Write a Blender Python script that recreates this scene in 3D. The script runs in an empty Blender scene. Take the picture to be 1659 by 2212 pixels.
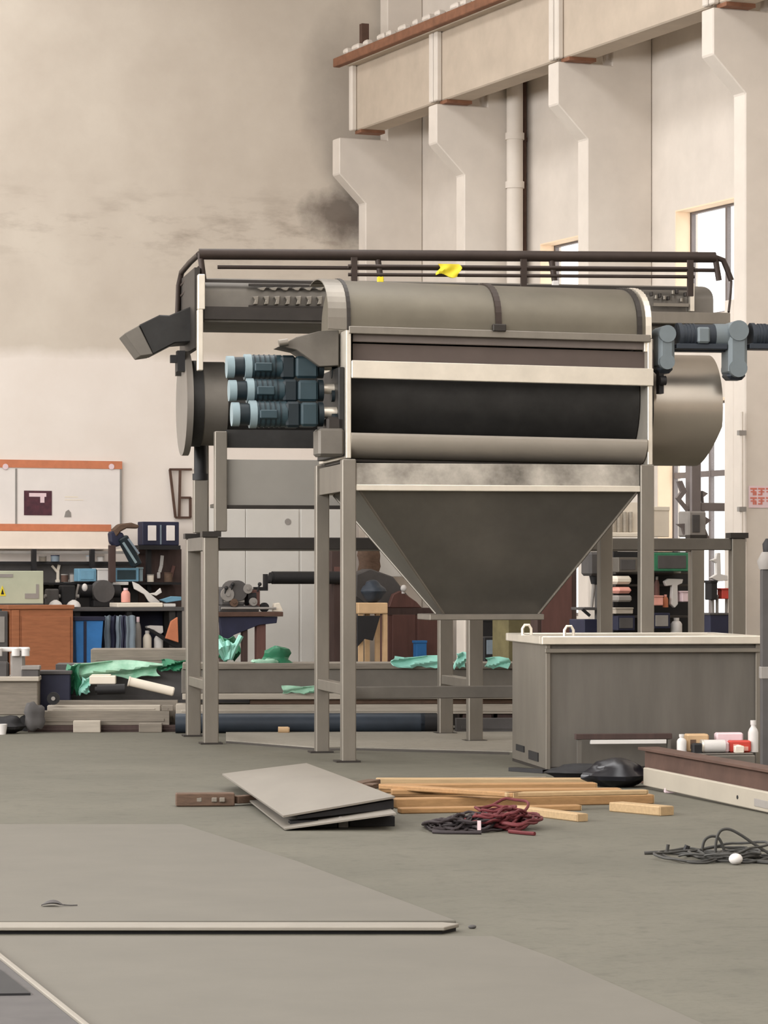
import bpy, bmesh, math, random
from mathutils import Vector, Matrix
random.seed(7)
SC = bpy.context.scene
COL = SC.collection

# ------------------------------------------------------------------ camera
CAM_H, FPX, CX, HY = 1.5, 6700.0, 829.5, 1250.0      # eye height, focal length, optical column, horizon row (1659 x 2212 frame)
cd = bpy.data.cameras.new('camera'); cam = bpy.data.objects.new('camera', cd); COL.objects.link(cam)
cam.location = (0, 0, CAM_H); cam.rotation_euler = (math.pi/2, 0, 0)
cd.sensor_fit = 'HORIZONTAL'; cd.sensor_width = 36.0; cd.lens = FPX/1659*36.0
cd.shift_y = (HY-1106)/1659; cd.clip_end = 400
SC.camera = cam
cy = SC.cycles; cy.max_bounces = 6; cy.diffuse_bounces = 4; cy.glossy_bounces = 3; cy.transparent_max_bounces = 6; cy.caustics_reflective = False; cy.caustics_refractive = False
# ------------------------------------------------------------------ colour management, world
SC.view_settings.view_transform = 'Standard'; SC.view_settings.look = 'None'
SC.view_settings.exposure = 0.2; SC.view_settings.gamma = 1.0; SC.view_settings.use_curve_mapping = False
wd = bpy.data.worlds.new('overcast_sky'); SC.world = wd; wd.use_nodes = True
wd.node_tree.nodes['Background'].inputs[0].default_value = (1.0, 0.985, 0.97, 1)
wd.node_tree.nodes['Background'].inputs[1].default_value = 2.6

class Frame:
    """a ground frame: a runs along, b runs away from the viewer, z up"""
    def __init__(s, ox, oy, deg):
        s.o = Vector((ox, oy)); s.th = math.radians(deg)
        s.av = Vector((math.cos(s.th), math.sin(s.th))); s.bv = Vector((-math.sin(s.th), math.cos(s.th)))
    def ray(s, px, py): return Vector(((px-CX)/FPX, 1.0)), (HY-py)/FPX
    def loc(s, p, z):
        q = p-s.o; return Vector((q.dot(s.av), q.dot(s.bv), z))
    def hit(s, px, py, b):
        d, dz = s.ray(px, py); t = (b+s.o.dot(s.bv))/d.dot(s.bv); return s.loc(d*t, CAM_H+dz*t)
    def side(s, px, py, a):
        d, dz = s.ray(px, py); t = (a+s.o.dot(s.av))/d.dot(s.av); return s.loc(d*t, CAM_H+dz*t)
    def flo(s, px, py, z=0.0):
        d, dz = s.ray(px, py); t = (z-CAM_H)/dz; return s.loc(d*t, z)
    def world(s, v):
        p = s.o+s.av*v[0]+s.bv*v[1]; return Vector((p.x, p.y, v[2]))
def gpt(px, py, z=0.0):
    t = (z-CAM_H)*FPX/(HY-py); return ((px-CX)/FPX*t, t)
G = Frame(0, 0, 0)                      # camera-square ground frame
M = Frame(*gpt(752, 1646), 10)          # front machine, origin at its near left foot
R = Frame(*gpt(455, 1607), 10)          # rear machine, origin at its near left foot
W = Frame(0.431, 50.63, 22.9)           # hall corner: right wall a = 0, back wall b = 0
S = Frame(*gpt(600, 1584), 3)           # material stacked behind the machines
K = Frame(*gpt(1182, 1668), 8)          # steel tank

# ------------------------------------------------------------------ lights: daylight of the hall's roof lights and side windows
def area(name, fr, c, sx, sy, target, power, col):
    l = bpy.data.lights.new(name, 'AREA'); l.shape = 'RECTANGLE'; l.size = sx; l.size_y = sy; l.energy = power; l.color = col
    o = bpy.data.objects.new(name, l); COL.objects.link(o); p = fr.world(c); o.location = p
    d = fr.world(target)-p; q = d.to_track_quat('-Z', 'Y')
    o.rotation_euler = q.to_euler(); return o
def area_axes(name, fr, c, xdir, ydir, sx, sy, power, col):
    l = bpy.data.lights.new(name, 'AREA'); l.shape = 'RECTANGLE'; l.size = sx; l.size_y = sy; l.energy = power; l.color = col
    o = bpy.data.objects.new(name, l); COL.objects.link(o)
    x = (fr.world(xdir)-fr.world((0,0,0))).normalized(); y = (fr.world(ydir)-fr.world((0,0,0))).normalized(); z = x.cross(y)
    m = Matrix((x, y, z)).transposed().to_4x4(); m.translation = fr.world(c); o.matrix_world = m; return o
SKYC = (1.0, 0.987, 0.98)
# light falls along local -Z
area_axes('roof_light_near_wall', W, (-8.5, -30, 13.2), (1,0,0), (0,1,0), 3, 56, 1350, SKYC)
area_axes('roof_light_mid', W, (-20.5, -30, 13.2), (1,0,0), (0,1,0), 3, 56, 1350, SKYC)
area_axes('side_window_light', W, (-27.9, -30, 6.5), (0,0,1), (0,1,0), 5, 54, 6200, SKYC)

# ------------------------------------------------------------------ materials
def lin(c): return tuple(((v/255)/12.92 if v/255 <= .04045 else ((v/255+.055)/1.055)**2.4) for v in c)+(1,)
MATS = {}
def mat(name, c, rough=.6, metal=0.0, amt=.12, scale=6, bump=.0, c2=None, stretch=None, spec=.4):
    m = bpy.data.materials.new(name); m.use_nodes = True; nt = m.node_tree; nt.nodes.clear()
    N = nt.nodes.new; L = nt.links.new
    out = N('ShaderNodeOutputMaterial'); bs = N('ShaderNodeBsdfPrincipled'); L(bs.outputs[0], out.inputs[0])
    tc = N('ShaderNodeTexCoord'); mp = N('ShaderNodeMapping'); L(tc.outputs['Object'], mp.inputs[0])
    if stretch: mp.inputs['Scale'].default_value = stretch
    nz = N('ShaderNodeTexNoise'); nz.inputs['Scale'].default_value = scale; nz.inputs['Detail'].default_value = 6; nz.inputs['Roughness'].default_value = .6
    L(mp.outputs[0], nz.inputs[0])
    rmp = N('ShaderNodeMapRange'); rmp.inputs[1].default_value = .3; rmp.inputs[2].default_value = .7; L(nz.outputs[0], rmp.inputs[0])
    mx = N('ShaderNodeMix'); mx.data_type = 'RGBA'; L(rmp.outputs[0], mx.inputs[0])
    a = lin(c); b = lin(c2) if c2 else tuple(min(1, v*(1+amt)) for v in a[:3])+(1,)
    if not c2: a = tuple(v*(1-amt) for v in a[:3])+(1,)
    mx.inputs[6].default_value = a; mx.inputs[7].default_value = b
    L(mx.outputs[2], bs.inputs['Base Color'])
    bs.inputs['Roughness'].default_value = rough; bs.inputs['Metallic'].default_value = metal; bs.inputs['Specular IOR Level'].default_value = spec
    if bump:
        bp = N('ShaderNodeBump'); bp.inputs['Strength'].default_value = bump; bp.inputs['Distance'].default_value = .02
        L(nz.outputs[0], bp.inputs['Height']); L(bp.outputs[0], bs.inputs['Normal'])
    MATS[name] = m; return m

mat('steel', (134,128,119), .42, .7, .10, 5, .05, stretch=(1,1,.3))
mat('steel_dull', (112,107,100), .55, .55, .12, 4, .05)
mat('steel_dark', (60,56,53), .5, .6, .15, 5, .05)
mat('steel_bright', (226,218,204), .35, .6, .08, 5, .0)
mat('steel_reflect_blotch', (104,99,92), .4, .35, 0, 2.6, .25, c2=(206,199,188))  # blotchy reflections of the hopper skirt, painted into the base colour
mat('cover_steel', (168,160,149), .5, .35, .06, 3)
mat('barrel_steel', (176,167,155), .3, .78, .04, 4)
mat('disc_steel', (128,122,115), .5, .4, .06, 3)
mat('tray_grey', (142,138,131), .6, .15, .05, 2.5)
mat('recess_grey', (116,106,100), .6, .1, .08, 4)
mat('recess_brown', (92,80,74), .6, .1, .08, 4)
mat('olive', (104,96,66), .8, 0, .2, 5)
mat('board_pale', (160,152,138), .7, 0, .06, 3)
mat('hopper_steel', (112,108,101), .45, .7, .08, 5, .04)
mat('hood_steel', (108,102,90), .5, .6, .10, 3, .04)
mat('tank_steel', (112,108,102), .5, .6, .10, 3, .05, stretch=(3,3,.4))
mat('drum_dark', (54,53,52), .5, .5, .2, 6, .03)
mat('rail_dark', (58,48,43), .5, .4, .15, 5)
mat('teal', (44,62,69), .45, .1, .15, 6)
mat('teal_light', (128,146,152), .5, .1, .1, 6)
mat('teal_dark', (22,34,40), .5, .1, .15, 6)
mat('gear_grey', (112,121,125), .5, .15, .08, 5)
mat('gear_dark', (48,54,62), .5, .2, .12, 5)
mat('black', (26,25,27), .6, 0, .2, 6)
mat('black_gloss', (22,22,28), .3, 0, .2, 6)
mat('navy', (34,36,58), .6, 0, .2, 5)
mat('pipe_navy', (46,54,64), .5, .1, .2, 4)
mat('white', (208,204,200), .6, 0, .05, 5)
mat('cream', (226,216,200), .6, 0, .05, 4)
mat('paper', (226,219,214), .8, 0, .03, 3)
mat('paper_warm', (236,222,208), .8, 0, .04, 3)
mat('orange', (196,122,88), .7, 0, .1, 8)
mat('picture', (92,50,60), .5, 0, 0, 9, c2=(58,36,46))
mat('grey', (140,135,130), .7, 0, .1, 5)
mat('grey_dark', (78,75,74), .7, 0, .15, 5)
mat('grey_blue', (120,132,142), .7, 0, .1, 5)
mat('pale_green', (176,180,158), .6, 0, .06, 3)
mat('yellow', (226,206,50), .6, 0, .1, 5)
mat('wood_orange', (150,94,62), .65, 0, .15, 5, .05, stretch=(1,1,6))
mat('timber', (156,120,80), .7, 0, .14, 4, .1, stretch=(1.2,14,14))
mat('timber_pale', (168,142,106), .7, 0, .12, 4, .1, stretch=(1.2,14,14))
mat('plank_old', (92,72,58), .75, 0, .25, 5, .15, stretch=(2,10,10))
mat('plank_grey', (126,118,107), .8, 0, .18, 4, .1, stretch=(1,10,10))
mat('plank_light', (172,163,150), .8, 0, .12, 4, .1, stretch=(1,10,10))
mat('maroon', (96,66,60), .65, 0, .15, 4, stretch=(3,3,.5))
mat('dark_brown', (66,50,46), .7, 0, .2, 4, stretch=(4,4,.5))
mat('tan', (196,164,126), .7, 0, .1, 5)
mat('blue', (52,116,180), .6, 0, .12, 5)
mat('blue_pale', (108,152,176), .6, 0, .12, 5)
mat('film_green', (164,200,178), .45, 0, 0, 9, c2=(112,166,136))
mat('film_dark', (46,116,84), .45, 0, .2, 8)
mat('film_mint', (150,212,196), .4, 0, .1, 6)
mat('red', (190,66,54), .5, 0, .12, 6)
mat('red_pale', (224,160,146), .6, 0, .08, 6)
mat('pink', (224,200,204), .6, 0, .05, 6)
mat('rope_red', (92,32,36), .7, 0, .25, 12)
mat('rope_dark', (46,38,40), .7, 0, .25, 12)
mat('wire', (56,55,52), .6, 0, .2, 6)
mat('rust', (128,88,66), .75, .1, .2, 6)
mat('rust_dark', (86,64,54), .75, .1, .2, 5, .1)
mat('rubber_and_shade', (30,29,30), .8, 0, .2, 6)  # wheel rubber, also the black of the shade strips by the flat bar
mat('sheet_alu', (136,130,121), .5, .35, .07, 3, .04, stretch=(1,.3,1))
mat('cabinet_white', (205,202,196), .5, 0, .03, 3)
mat('frame_window', (120,112,110), .5, .2, .08, 4)
mat('reveal', (240,214,184), .8, 0, .04, 3)
mat('concrete_beam', (182,168,152), .85, 0, .08, 2.2, .12)
mat('column', (210,201,191), .85, 0, .06, 1.6, .08)
mat('plate', (100,96,87), .6, .1, .07, 2.0, .05)
mat('plate_edge', (140,134,124), .5, .2, .06, 4)
mat('sign_red', (205,120,104), .6, 0, .05, 5)
mat('blotch_dark', (60,56,52), .7, 0, .2, 6)
def glass():
    m = bpy.data.materials.new('window_glass'); m.use_nodes = True; nt = m.node_tree; nt.nodes.clear()
    N = nt.nodes.new; L = nt.links.new
    o = N('ShaderNodeOutputMaterial'); mx = N('ShaderNodeMixShader'); t = N('ShaderNodeBsdfTransparent'); g = N('ShaderNodeBsdfGlossy')
    g.inputs['Roughness'].default_value = .05; t.inputs[0].default_value = (.95,.96,.96,1); mx.inputs[0].default_value = .06
    L(t.outputs[0], mx.inputs[1]); L(g.outputs[0], mx.inputs[2]); L(mx.outputs[0], o.inputs[0]); MATS['glass'] = m
glass()

def wall_material():
    """painted plaster: pale dado to five metres, warmer above, blotchy wear and one soot stain by the corner column"""
    m = bpy.data.materials.new('wall_paint'); m.use_nodes = True; nt = m.node_tree; nt.nodes.clear()
    N = nt.nodes.new; L = nt.links.new
    out = N('ShaderNodeOutputMaterial'); bs = N('ShaderNodeBsdfPrincipled'); L(bs.outputs[0], out.inputs[0])
    bs.inputs['Roughness'].default_value = .85
    tc = N('ShaderNodeTexCoord'); sp = N('ShaderNodeSeparateXYZ'); L(tc.outputs['Object'], sp.inputs[0])
    def noise(scale, st=(1,1,1), det=6):
        mp = N('ShaderNodeMapping'); mp.inputs['Scale'].default_value = st; L(tc.outputs['Object'], mp.inputs[0])
        n = N('ShaderNodeTexNoise'); n.inputs['Scale'].default_value = scale; n.inputs['Detail'].default_value = det; n.inputs['Roughness'].default_value = .62
        L(mp.outputs[0], n.inputs[0]); return n.outputs[0]
    def mr(s, a, b, c=0., d=1.):
        r = N('ShaderNodeMapRange'); r.inputs[1].default_value = a; r.inputs[2].default_value = b; r.inputs[3].default_value = c; r.inputs[4].default_value = d
        L(s, r.inputs[0]); return r.outputs[0]
    def math_(op, a, b):
        r = N('ShaderNodeMath'); r.operation = op
        for i, v in enumerate((a, b)):
            if isinstance(v, (int, float)): r.inputs[i].default_value = v
            else: L(v, r.inputs[i])
        return r.outputs[0]
    def mix(f, a, b):
        r = N('ShaderNodeMix'); r.data_type = 'RGBA'; L(f, r.inputs[0])
        for i, v in ((6, a), (7, b)):
            if isinstance(v, tuple): r.inputs[i].default_value = v
            else: L(v, r.inputs[i])
        return r.outputs[2]
    up = mix(mr(noise(.7), .35, .65), lin((197,186,173)), lin((208,198,185)))
    lo = mix(mr(noise(.9), .35, .65), lin((226,216,207)), lin((231,222,214)))
    zz = math_('ADD', sp.outputs[2], math_('MULTIPLY', noise(1.5), .25))
    c = mix(mr(zz, 5.05, 5.25), lo, up)
    # damp and soot streaks in a band under the crane level, and the dark patch by the corner
    band = math_('MULTIPLY', mr(sp.outputs[2], 6.2, 6.9), mr(sp.outputs[2], 7.9, 7.1))
    st = math_('MULTIPLY', band, mr(noise(1.1, (1,1,3.2)), .50, .68, 0, .55))
    st = math_('MULTIPLY', st, mr(sp.outputs[0], -8, -2.2, .5, 1))
    c = mix(st, c, lin((128,112,98)))
    def blob(x, z, rx, rz, k, nscale):
        dx = math_('DIVIDE', math_('SUBTRACT', sp.outputs[0], x), rx); dz = math_('DIVIDE', math_('SUBTRACT', sp.outputs[2], z), rz)
        d = math_('ADD', math_('MULTIPLY', dx, dx), math_('MULTIPLY', dz, dz))
        d = math_('ADD', d, math_('MULTIPLY', math_('SUBTRACT', noise(nscale), .5), 1.6))
        return mr(d, 1.0, 0.05, 0, k)
    c = mix(blob(-1.25, 7.35, .75, .55, .8, 2.2), c, lin((84,72,64)))
    c = mix(blob(-1.1, 9.3, .9, 1.6, .45, 1.0), c, lin((128,118,108)))
    L(c, bs.inputs['Base Color'])
    bp = N('ShaderNodeBump'); bp.inputs['Strength'].default_value = .12; bp.inputs['Distance'].default_value = .03
    L(noise(3), bp.inputs['Height']); L(bp.outputs[0], bs.inputs['Normal']); MATS['wall'] = m
wall_material()
def floor_material(name, c1, c2, c3):
    m = bpy.data.materials.new(name); m.use_nodes = True; nt = m.node_tree; nt.nodes.clear()
    N = nt.nodes.new; L = nt.links.new
    out = N('ShaderNodeOutputMaterial'); bs = N('ShaderNodeBsdfPrincipled'); L(bs.outputs[0], out.inputs[0])
    bs.inputs['Roughness'].default_value = .7; bs.inputs['Specular IOR Level'].default_value = .25
    tc = N('ShaderNodeTexCoord')
    def noise(s, d=7):
        n = N('ShaderNodeTexNoise'); n.inputs['Scale'].default_value = s; n.inputs['Detail'].default_value = d; n.inputs['Roughness'].default_value = .65
        L(tc.outputs['Object'], n.inputs[0]); return n.outputs[0]
    def mr(s, a, b, c=0., d=1.):
        r = N('ShaderNodeMapRange'); r.inputs[1].default_value = a; r.inputs[2].default_value = b; r.inputs[3].default_value = c; r.inputs[4].default_value = d
        L(s, r.inputs[0]); return r.outputs[0]
    def mix(f, a, b):
        r = N('ShaderNodeMix'); r.data_type = 'RGBA'; L(f, r.inputs[0])
        for i, v in ((6, a), (7, b)):
            if isinstance(v, tuple): r.inputs[i].default_value = v
            else: L(v, r.inputs[i])
        return r.outputs[2]
    c = mix(mr(noise(.8), .3, .7), lin(c1), lin(c2))
    c = mix(mr(noise(7), .52, .72, 0, .55), c, lin(c3)); c = mix(mr(noise(26), .5, .7, 0, .35), c, lin(c3))
    L(c, bs.inputs['Base Color'])
    bp = N('ShaderNodeBump'); bp.inputs['Strength'].default_value = .2; bp.inputs['Distance'].default_value = .01
    L(noise(14), bp.inputs['Height']); L(bp.outputs[0], bs.inputs['Normal']); MATS[name] = m
floor_material('floor', (91,89,79), (104,101,90), (73,71,63))
floor_material('floor_pad', (134,129,118), (144,138,127), (114,109,99))

# ------------------------------------------------------------------ mesh helpers
class MB:
    def __init__(s): s.v = []; s.f = []; s.sm = []
    def add(s, vs, fs, smooth=False):
        n = len(s.v); s.v += [Vector(v) for v in vs]
        for f in fs: s.f.append([i+n for i in f]); s.sm.append(smooth)
        return s
    def box(s, a0, b0, z0, a1, b1, z1):
        vs = [(a0,b0,z0),(a1,b0,z0),(a1,b1,z0),(a0,b1,z0),(a0,b0,z1),(a1,b0,z1),(a1,b1,z1),(a0,b1,z1)]
        return s.add(vs, [(0,3,2,1),(4,5,6,7),(0,1,5,4),(1,2,6,5),(2,3,7,6),(3,0,4,7)])
    def prism(s, pts, ext, smooth=False):
        e = Vector(ext); n = len(pts); p = [Vector(q) for q in pts]
        return s.add(p+[q+e for q in p], [tuple(range(n)), tuple(range(2*n-1, n-1, -1))]+[(i, i+n, (i+1) % n+n, (i+1) % n) for i in range(n)], smooth)
    def beam(s, p0, p1, w, h, up=(0,0,1)):
        p0, p1 = Vector(p0), Vector(p1); d = (p1-p0).normalized(); u = Vector(up)
        x = d.cross(u)
        if x.length < 1e-4: x = d.cross(Vector((1,0,0)))
        x.normalize(); y = x.cross(d).normalized(); x *= w/2; y *= h/2
        return s.prism([p0-x-y, p0+x-y, p0+x+y, p0-x+y], p1-p0)
    def cyl(s, p0, p1, r0, r1=None, n=18):
        p0, p1 = Vector(p0), Vector(p1); r1 = r0 if r1 is None else r1; d = (p1-p0).normalized()
        x = d.orthogonal().normalized(); y = d.cross(x); vs = []
        for p, r in ((p0, r0), (p1, r1)):
            vs += [p+(x*math.cos(2*math.pi*i/n)+y*math.sin(2*math.pi*i/n))*r for i in range(n)]
        s.add(vs, [(i, (i+1) % n, (i+1) % n+n, i+n) for i in range(n)], True)
        k = len(s.v)-2*n; s.f += [[k+i for i in range(n-1, -1, -1)], [k+n+i for i in range(n)]]; s.sm += [False, False]; return s
    def lathe(s, c, prof, n=14):
        """prof: (radius, height) pairs about a vertical axis"""
        c = Vector(c); vs = []
        for r, z in prof: vs += [c+Vector((r*math.cos(2*math.pi*i/n), r*math.sin(2*math.pi*i/n), z)) for i in range(n)]
        m = len(prof); fs = [(j*n+i, j*n+(i+1) % n, (j+1)*n+(i+1) % n, (j+1)*n+i) for j in range(m-1) for i in range(n)]
        s.add(vs, fs, True); k = len(s.v)-m*n
        s.f += [[k+i for i in range(n-1, -1, -1)], [k+(m-1)*n+i for i in range(n)]]; s.sm += [False, False]; return s
    def tube(s, pts, r, n=7):
        pts = [Vector(p) for p in pts]; vs = []; x = None
        for i, p in enumerate(pts):
            d = (pts[min(i+1, len(pts)-1)]-pts[max(i-1, 0)]).normalized()
            x = d.orthogonal().normalized() if x is None else (x-d*x.dot(d)).normalized()
            y = d.cross(x); vs += [p+(x*math.cos(2*math.pi*k/n)+y*math.sin(2*math.pi*k/n))*r for k in range(n)]
        m = len(pts); s.add(vs, [(j*n+k, j*n+(k+1) % n, (j+1)*n+(k+1) % n, (j+1)*n+k) for j in range(m-1) for k in range(n)], True)
        k = len(s.v)-m*n; s.f += [[k+i for i in range(n-1, -1, -1)], [k+(m-1)*n+i for i in range(n)]]; s.sm += [False, False]; return s
    def ball(s, c, rx, ry, rz, n=12, m=8):
        return s.lathe_ell(c, rx, ry, rz, n, m)
    def lathe_ell(s, c, rx, ry, rz, n, m):
        c = Vector(c); vs = []
        for j in range(m+1):
            t = math.pi*(j+.02)/(m+.04); 
            vs += [c+Vector((rx*math.sin(t)*math.cos(2*math.pi*i/n), ry*math.sin(t)*math.sin(2*math.pi*i/n), -rz*math.cos(t))) for i in range(n)]
        s.add(vs, [(j*n+i, j*n+(i+1) % n, (j+1)*n+(i+1) % n, (j+1)*n+i) for j in range(m) for i in range(n)], True)
        k = len(s.v)-(m+1)*n; s.f += [[k+i for i in range(n-1, -1, -1)], [k+m*n+i for i in range(n)]]; s.sm += [False, False]; return s
    def pb(s, fr, x0, y0, x1, y1, b, d, z0=None):
        """a box whose near face fills a picture rectangle on the plane at depth b of the frame"""
        ym = (y0+y1)/2; xm = (x0+x1)/2
        a0 = fr.hit(x0, ym, b)[0]; a1 = fr.hit(x1, ym, b)[0]; zt = fr.hit(xm, y0, b)[2]; zb = fr.hit(xm, y1, b)[2] if z0 is None else z0
        return s.box(a0, b, min(zb, zt), a1, b+d, max(zb, zt))
    def pp(s, fr, pts, b, d): return s.prism([fr.hit(x, y, b) for x, y in pts], (0, d, 0))
    def sheet(s, fn, nu, nv, th=.01):
        """a wavy sheet with thickness; fn(u, v) gives the point"""
        g = [[Vector(fn(i/nu, j/nv)) for j in range(nv+1)] for i in range(nu+1)]; vs = []; fs = []
        for k in (0, 1):
            for i in range(nu+1):
                for j in range(nv+1):
                    e1 = g[min(i+1, nu)][j]-g[max(i-1, 0)][j]; e2 = g[i][min(j+1, nv)]-g[i][max(j-1, 0)]
                    nrm = e1.cross(e2); nrm = nrm.normalized() if nrm.length > 1e-9 else Vector((0,0,1))
                    vs.append(g[i][j]+nrm*(th*(.5-k)))
        q = (nu+1)*(nv+1); I = lambda i, j, k: k*q+i*(nv+1)+j
        for i in range(nu):
            for j in range(nv):
                fs.append((I(i,j,0), I(i+1,j,0), I(i+1,j+1,0), I(i,j+1,0))); fs.append((I(i,j,1), I(i,j+1,1), I(i+1,j+1,1), I(i+1,j,1)))
        for i in range(nu):
            fs.append((I(i,0,0), I(i,0,1), I(i+1,0,1), I(i+1,0,0))); fs.append((I(i,nv,0), I(i+1,nv,0), I(i+1,nv,1), I(i,nv,1)))
        for j in range(nv):
            fs.append((I(0,j,0), I(0,j+1,0), I(0,j+1,1), I(0,j,1))); fs.append((I(nu,j,0), I(nu,j,1), I(nu,j+1,1), I(nu,j+1,0)))
        return s.add(vs, fs, True)
    def shear(s, k, a0=0):
        for v in s.v: v.z -= k*(v.x-a0)
        return s

def mesh(name, mb, org, material, bev=0.0):
    bm = bmesh.new(); o = Vector(org); vs = [bm.verts.new(v-o) for v in mb.v]
    for f, sm in zip(mb.f, mb.sm):
        try: fc = bm.faces.new([vs[i] for i in f]); fc.smooth = sm
        except ValueError: pass
    bmesh.ops.recalc_face_normals(bm, faces=bm.faces)
    if bev:
        es = [e for e in bm.edges if len(e.link_faces) == 2 and e.calc_face_angle(0) > .6]
        bmesh.ops.bevel(bm, geom=es, offset=bev, segments=1, affect='EDGES', clamp_overlap=True)
    me = bpy.data.meshes.new(name); bm.to_mesh(me); bm.free(); me.materials.append(MATS[material])
    if any(mb.sm): me.set_sharp_from_angle(angle=.7)
    return me
def props(o, label=None, cat=None, group=None, kind=None):
    for k, v in (('label', label), ('category', cat), ('group', group), ('kind', kind)):
        if v: o[k] = v
class Th:
    """a thing with parts: an empty at its base"""
    def __init__(s, name, label, cat, fr, org, group=None, kind=None):
        s.fr = fr; s.org = Vector(org); s.e = bpy.data.objects.new(name, None); COL.objects.link(s.e)
        s.e.empty_display_size = .1; s.e.location = fr.world(org); s.e.rotation_euler = (0, 0, fr.th); props(s.e, label, cat, group, kind)
    def part(s, name, mb, material, parent=None, bev=0.0, label=None, kind=None):
        o = bpy.data.objects.new(name, mesh(name, mb, s.org, material, bev)); COL.objects.link(o); o.parent = parent or s.e
        props(o, label, kind=kind); return o
def base(mb):
    xs = [v.x for v in mb.v]; ys = [v.y for v in mb.v]; zs = [v.z for v in mb.v]
    return Vector(((min(xs)+max(xs))/2, (min(ys)+max(ys))/2, min(zs)))
def one(name, label, cat, fr, mb, material, bev=0.0, group=None, kind=None):
    org = base(mb); o = bpy.data.objects.new(name, mesh(name, mb, org, material, bev)); COL.objects.link(o)
    o.location = fr.world(org); o.rotation_euler = (0, 0, fr.th); props(o, label, cat, group, kind); return o
def sub(o, name, fr, mb, material, bev=0.0, label=None):
    """a part under a one-mesh thing"""
    inv = o.matrix_basis.inverted(); rot = Matrix.Rotation(fr.th, 4, 'Z'); 
    q = MB(); q.f = mb.f; q.sm = mb.sm; q.v = [inv @ fr.world(v) for v in mb.v]
    c = bpy.data.objects.new(name, mesh(name, q, (0,0,0), material, bev)); COL.objects.link(c); c.parent = o; props(c, label); return c
def struct(name, fr, mb, material, bev=0.0, org=(0,0,0), label=None):
    o = bpy.data.objects.new(name, mesh(name, mb, org, material, bev)); COL.objects.link(o)
    o.location = fr.world(org); o.rotation_euler = (0, 0, fr.th); props(o, label, kind='structure'); return o
def corner(mbs): pass

# ================================================================== SETTING
FZ = 0.0
struct('floor', W, MB().box(-28.5, -62, -.3, .6, .6, 0), 'floor')
struct('wall_back', W, MB().box(-28.5, 0, 0, .6, .4, 13.4), 'wall')
struct('wall_front', W, MB().box(-28.5, -62, 0, .6, -61.6, 13.4), 'column')
# left wall with a band of high windows, roof with two long roof lights
mb = MB(); mb.box(-28.4, -61.6, 0, -28, 0, 4); mb.box(-28.4, -61.6, 9, -28, 0, 13.4); mb.box(-28.4, -3, 4, -28, 0, 9); mb.box(-28.4, -61.6, 4, -28, -57, 9)
struct('wall_left', W, mb, 'column')
mb = MB()
for a0, a1 in ((-28.5, -22), (-19, -10), (-7, .6)): mb.box(a0, -62, 13.4, a1, .6, 13.7)
for b0, b1 in ((-62, -58), (-2, .6)): mb.box(-22, b0, 13.4, -19, b1, 13.7); mb.box(-10, b0, 13.4, -7, b1, 13.7)
struct('ceiling', W, mb, 'column')
# right wall, holes for the windows
CE = [806, 1003, 1269, 1610]                         # rows of columns: picture column of the room-side edge
CB = [-.5]+[W.side(x, 500, -1.0)[1] for x in CE[1:]]
zt2 = W.side(1460, 455, 0)[2]; zb2 = W.side(1560, 674, 0)[2]
b2f = W.side(1460, 455, 0)[1]; b2n = W.side(1618, 455, 0)[1]; wid = b2f-b2n
b1f = W.side(1168, 525, 0)[1]; b1n = b1f-wid
zt1 = W.side(1168, 527, 0)[2]
bl2f = W.side(1422, 900, 0)[1]; bl2n = W.side(1585, 900, 0)[1]
bl1f = W.side(1190, 900, 0)[1]; bl1n = W.side(1275, 900, 0)[1]
OPEN = [(b1n, b1f, zt1-1.55, zt1), (b2n, b2f, zb2, zt2), (bl2n, bl2f, .95, 3.9), (bl1n, bl1f, .95, 3.9)]
bs_ = sorted({-62, 0}|{o[0] for o in OPEN}|{o[1] for o in OPEN}); mb = MB()
for u0, u1 in zip(bs_, bs_[1:]):
    cuts = sorted((o[2], o[3]) for o in OPEN if o[0] <= (u0+u1)/2 <= o[1]); z = 0
    for c0, c1 in cuts: mb.box(0, u0, z, .34, u1, c0); z = c1
    mb.box(0, u0, z, .34, u1, 13.4)
struct('wall_right', W, mb, 'column')
def window(n, o, nx, nz, reveal=True):
    b0, b1, z0, z1 = o; t = Th('window_%d' % n, None, None, W, (.2, (b0+b1)/2, z0), kind='structure')
    f = MB(); w = .05
    f.box(.22, b0, z0, .28, b0+w, z1); f.box(.22, b1-w, z0, .28, b1, z1); f.box(.22, b0+w, z0, .28, b1-w, z0+w); f.box(.22, b0+w, z1-w, .28, b1-w, z1)
    t.part('window_frame', f, 'frame_window')
    for i in range(1, nx): u = b0+(b1-b0)*i/nx; t.part('mullion', MB().box(.22, u-.025, z0+w, .28, u+.025, z1-w), 'frame_window')
    for i in range(1, nz): u = z0+(z1-z0)*i/nz; t.part('transom', MB().box(.225, b0+w, u-.04, .275, b1-w, u+.04), 'frame_window')
    for i in range(nx):
        u0 = b0+(b1-b0)*i/nx; u1 = b0+(b1-b0)*(i+1)/nx
        t.part('pane', MB().box(.248, u0+.03, z0+.05, .252, u1-.03, z1-.05), 'glass')
    if reveal:
        r = MB(); r.box(-.012, b0-.05, z1-.002, .215, b1+.08, z1+.10) if False else r.box(-.01, b1-.002, z0, .21, b1-.02, z1)
        r.box(-.01, b0, z1-.02, .21, b1-.02, z1-.002); t.part('reveal', r, 'reveal')
for i, (o, nx, nz) in enumerate(zip(OPEN, (2, 2, 2, 2), (1, 1, 3, 3))): window(i+1, o, nx, nz)
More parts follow.
